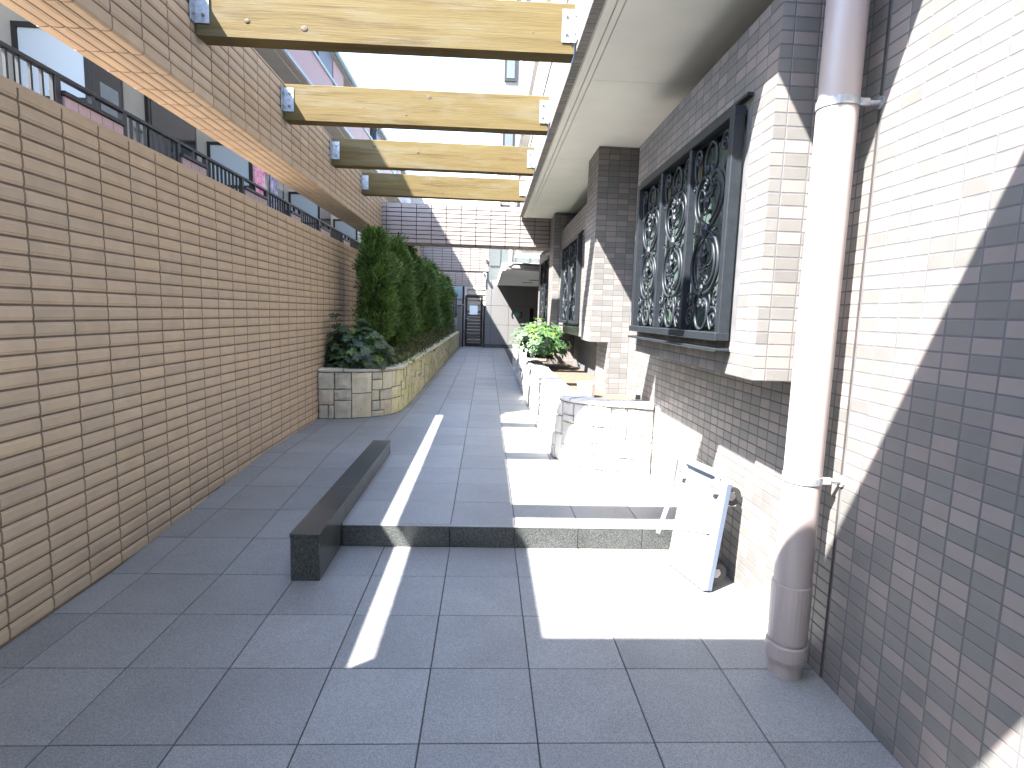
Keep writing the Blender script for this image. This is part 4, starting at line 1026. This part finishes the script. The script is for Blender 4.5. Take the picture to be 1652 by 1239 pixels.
# balcony railing with balusters and low rose tiled parapets
PAN = [(5.02, 5.77), (6.83, 7.37), (8.51, 9.30), (10.42, 10.92), (12.2, 12.9), (14.1, 14.7)]
m_ = MB(); m_.bbox(AX-0.025, AX+0.025, AY0, 18, 3.165, 3.20, 0.004); rail = part('handrail', m_, M['alu_dark'], ap)
bm = MB(); bm.box(-0.011, 0.011, -0.011, 0.011, 2.121, 3.1649); bmesh_ = bm.mesh('baluster', M['alu_dark'])
pm = MB(); pm.box(-0.024, 0.024, -0.03, 0.03, 2.1205, 3.1645); pmesh = pm.mesh('rail_post', M['alu_dark'])
y = AY0+0.03
while y < 16.5:
    if not any(a-0.03 < y < c+0.03 for a, c in PAN): link('baluster', bmesh_, rail, Matrix.Translation((AX, y, 0)))
    y += 0.112
for a, c in PAN:
    for q in (a-0.05, c+0.05): link('rail_post', pmesh, rail, Matrix.Translation((AX, q, 0)))
    m_ = MB(); m_.box(AX-0.06, AX+0.03, a, c, 2.121, 3.035); pn = part('low_parapet', m_, M['roseg'], ap)
    m_ = MB(); m_.bbox(AX-0.08, AX+0.05, a-0.012, c+0.012, 3.0355, 3.075, 0.004); part('parapet_cap', m_, M['alu_dark'], pn)
    for zz in range(10):
        n = max(3, int((c-a)/0.14)); w_ = (c-a)/n
        for q in range(n):
            m_ = MB(); z0 = 2.135+zz*0.09; m_.box(AX+0.0301, AX+0.036, a+q*w_+0.004, a+(q+1)*w_-0.004, z0, z0+0.082); part('rose_tile', m_, M['rosew'], pn)
    m_ = MB(); m_.box(AX-0.02, AX+0.02, (a+c)/2-0.02, (a+c)/2+0.02, 3.076, 3.1646); part('rail_stub', m_, M['alu_dark'], rail)
for k, yp in enumerate((6.2, 10.15, 14.1, 18.05)):
    m_ = MB(); m_.box(-4.74, -4.06, yp+0.008, yp+0.02, 2.13, 4.06); bd = part('partition_board', m_, M['board'], ap)
    for a, c, z0, z1 in ((-4.748, -4.70, 2.121, 4.10), (-4.07, -4.02, 2.121, 4.10), (-4.6995, -4.0705, 4.05, 4.10), (-4.6995, -4.0705, 3.36, 3.41)):
        m_ = MB(); m_.box(a, c, yp-0.012, yp+0.03, z0, z1); part('board_frame', m_, M['alu_dark'], bd)
    m_ = MB(); m_.box(-4.45, -4.30, yp+0.003, yp+0.0075, 3.20, 3.32); part('warning_sticker', m_, M['sidew'], bd)
    for ya, yb, cur in ((yp+0.90, yp+1.66, True), (yp+2.2, yp+3.5, False)):
        m_ = MB(); m_.box(AB+0.001, AB+0.05, ya, yb, 2.14, 4.3); w_ = part('sliding_window', m_, M['alu_dark'], ap)
        m_ = MB(); m_.box(AB+0.0501, AB+0.056, ya+0.06, yb-0.06, 2.22, 4.2); part('pane', m_, M['darkglass'], w_)
        if cur or k % 2: m_ = MB(); m_.box(AB+0.0561, AB+0.060, ya+0.30, yb-0.12, 2.25, 4.0); part('curtain', m_, M['curtain'], w_)
    m_ = MB(); m_.cyl((AB+0.06, yp+2.05, 2.13), (AB+0.06, yp+2.05, 3.75), 0.035, n=10); m_.cyl((AB+0.001, yp+1.98, 3.72), (AB+0.09, yp+1.98, 3.72), 0.06, n=10); part('air_conditioner_duct', m_, M['cream'], ap)
# laundry
def garment(name, label, x, y, w, h, ztop, m, seed):
    random.seed(seed); t = thing(name, label, 'clothes', (x, y, ztop), 'washing on the balcony')
    V = []; F = []; nx, nz = 10, 8; mb = MB()
    for side in (0, 1):
        o0 = len(V)
        for j in range(nz+1):
            for i in range(nx+1):
                u = i/nx-0.5; v = j/nz; ww = w*(0.8+0.25*v) if j > 1 else w*(0.55+0.3*j)
                V.append((x+(0.02*math.sin(u*14+seed)+0.012)*(0.3+v)*(1 if side else 1)+(0.022 if side else 0), y+u*ww, ztop-h*v))
        for j in range(nz):
            for i in range(nx):
                a = o0+j*(nx+1)+i; q = (a, a+1, a+nx+2, a+nx+1); F.append(q if side else q[::-1])
    mb.raw(V, F); part('cloth', mb, m, t)
    m_ = MB(); m_.tube([(x+0.015, y-w*0.3, ztop-0.01), (x+0.015, y, ztop+0.06), (x+0.015, y+w*0.3, ztop-0.01)], 0.006, 5); m_.tube([(x+0.015,y,ztop+0.06),(x+0.015,y,ztop+0.14)], 0.004, 4); part('hanger', m_, M['white'], t)
    return t
garment('hanging_shirt', 'pink patterned garment hanging on the apartment balcony', -4.0, 10.35, 0.50, 0.85, 3.80, M['cloth1'], 1)
garment('hanging_shirt', 'dark and white patterned garment hanging next to the pink one', -4.0, 10.98, 0.42, 0.7, 3.78, M['cloth2'], 2)
t = thing('washing_pole', 'metal washing pole along the apartment balcony', 'pole', (-4.0, 10.2, 3.94))
m_ = MB(); m_.cyl((-3.985, 10.05, 3.94), (-3.985, 11.8, 3.94), 0.014, n=8); part('pole', m_, M['galv'], t)
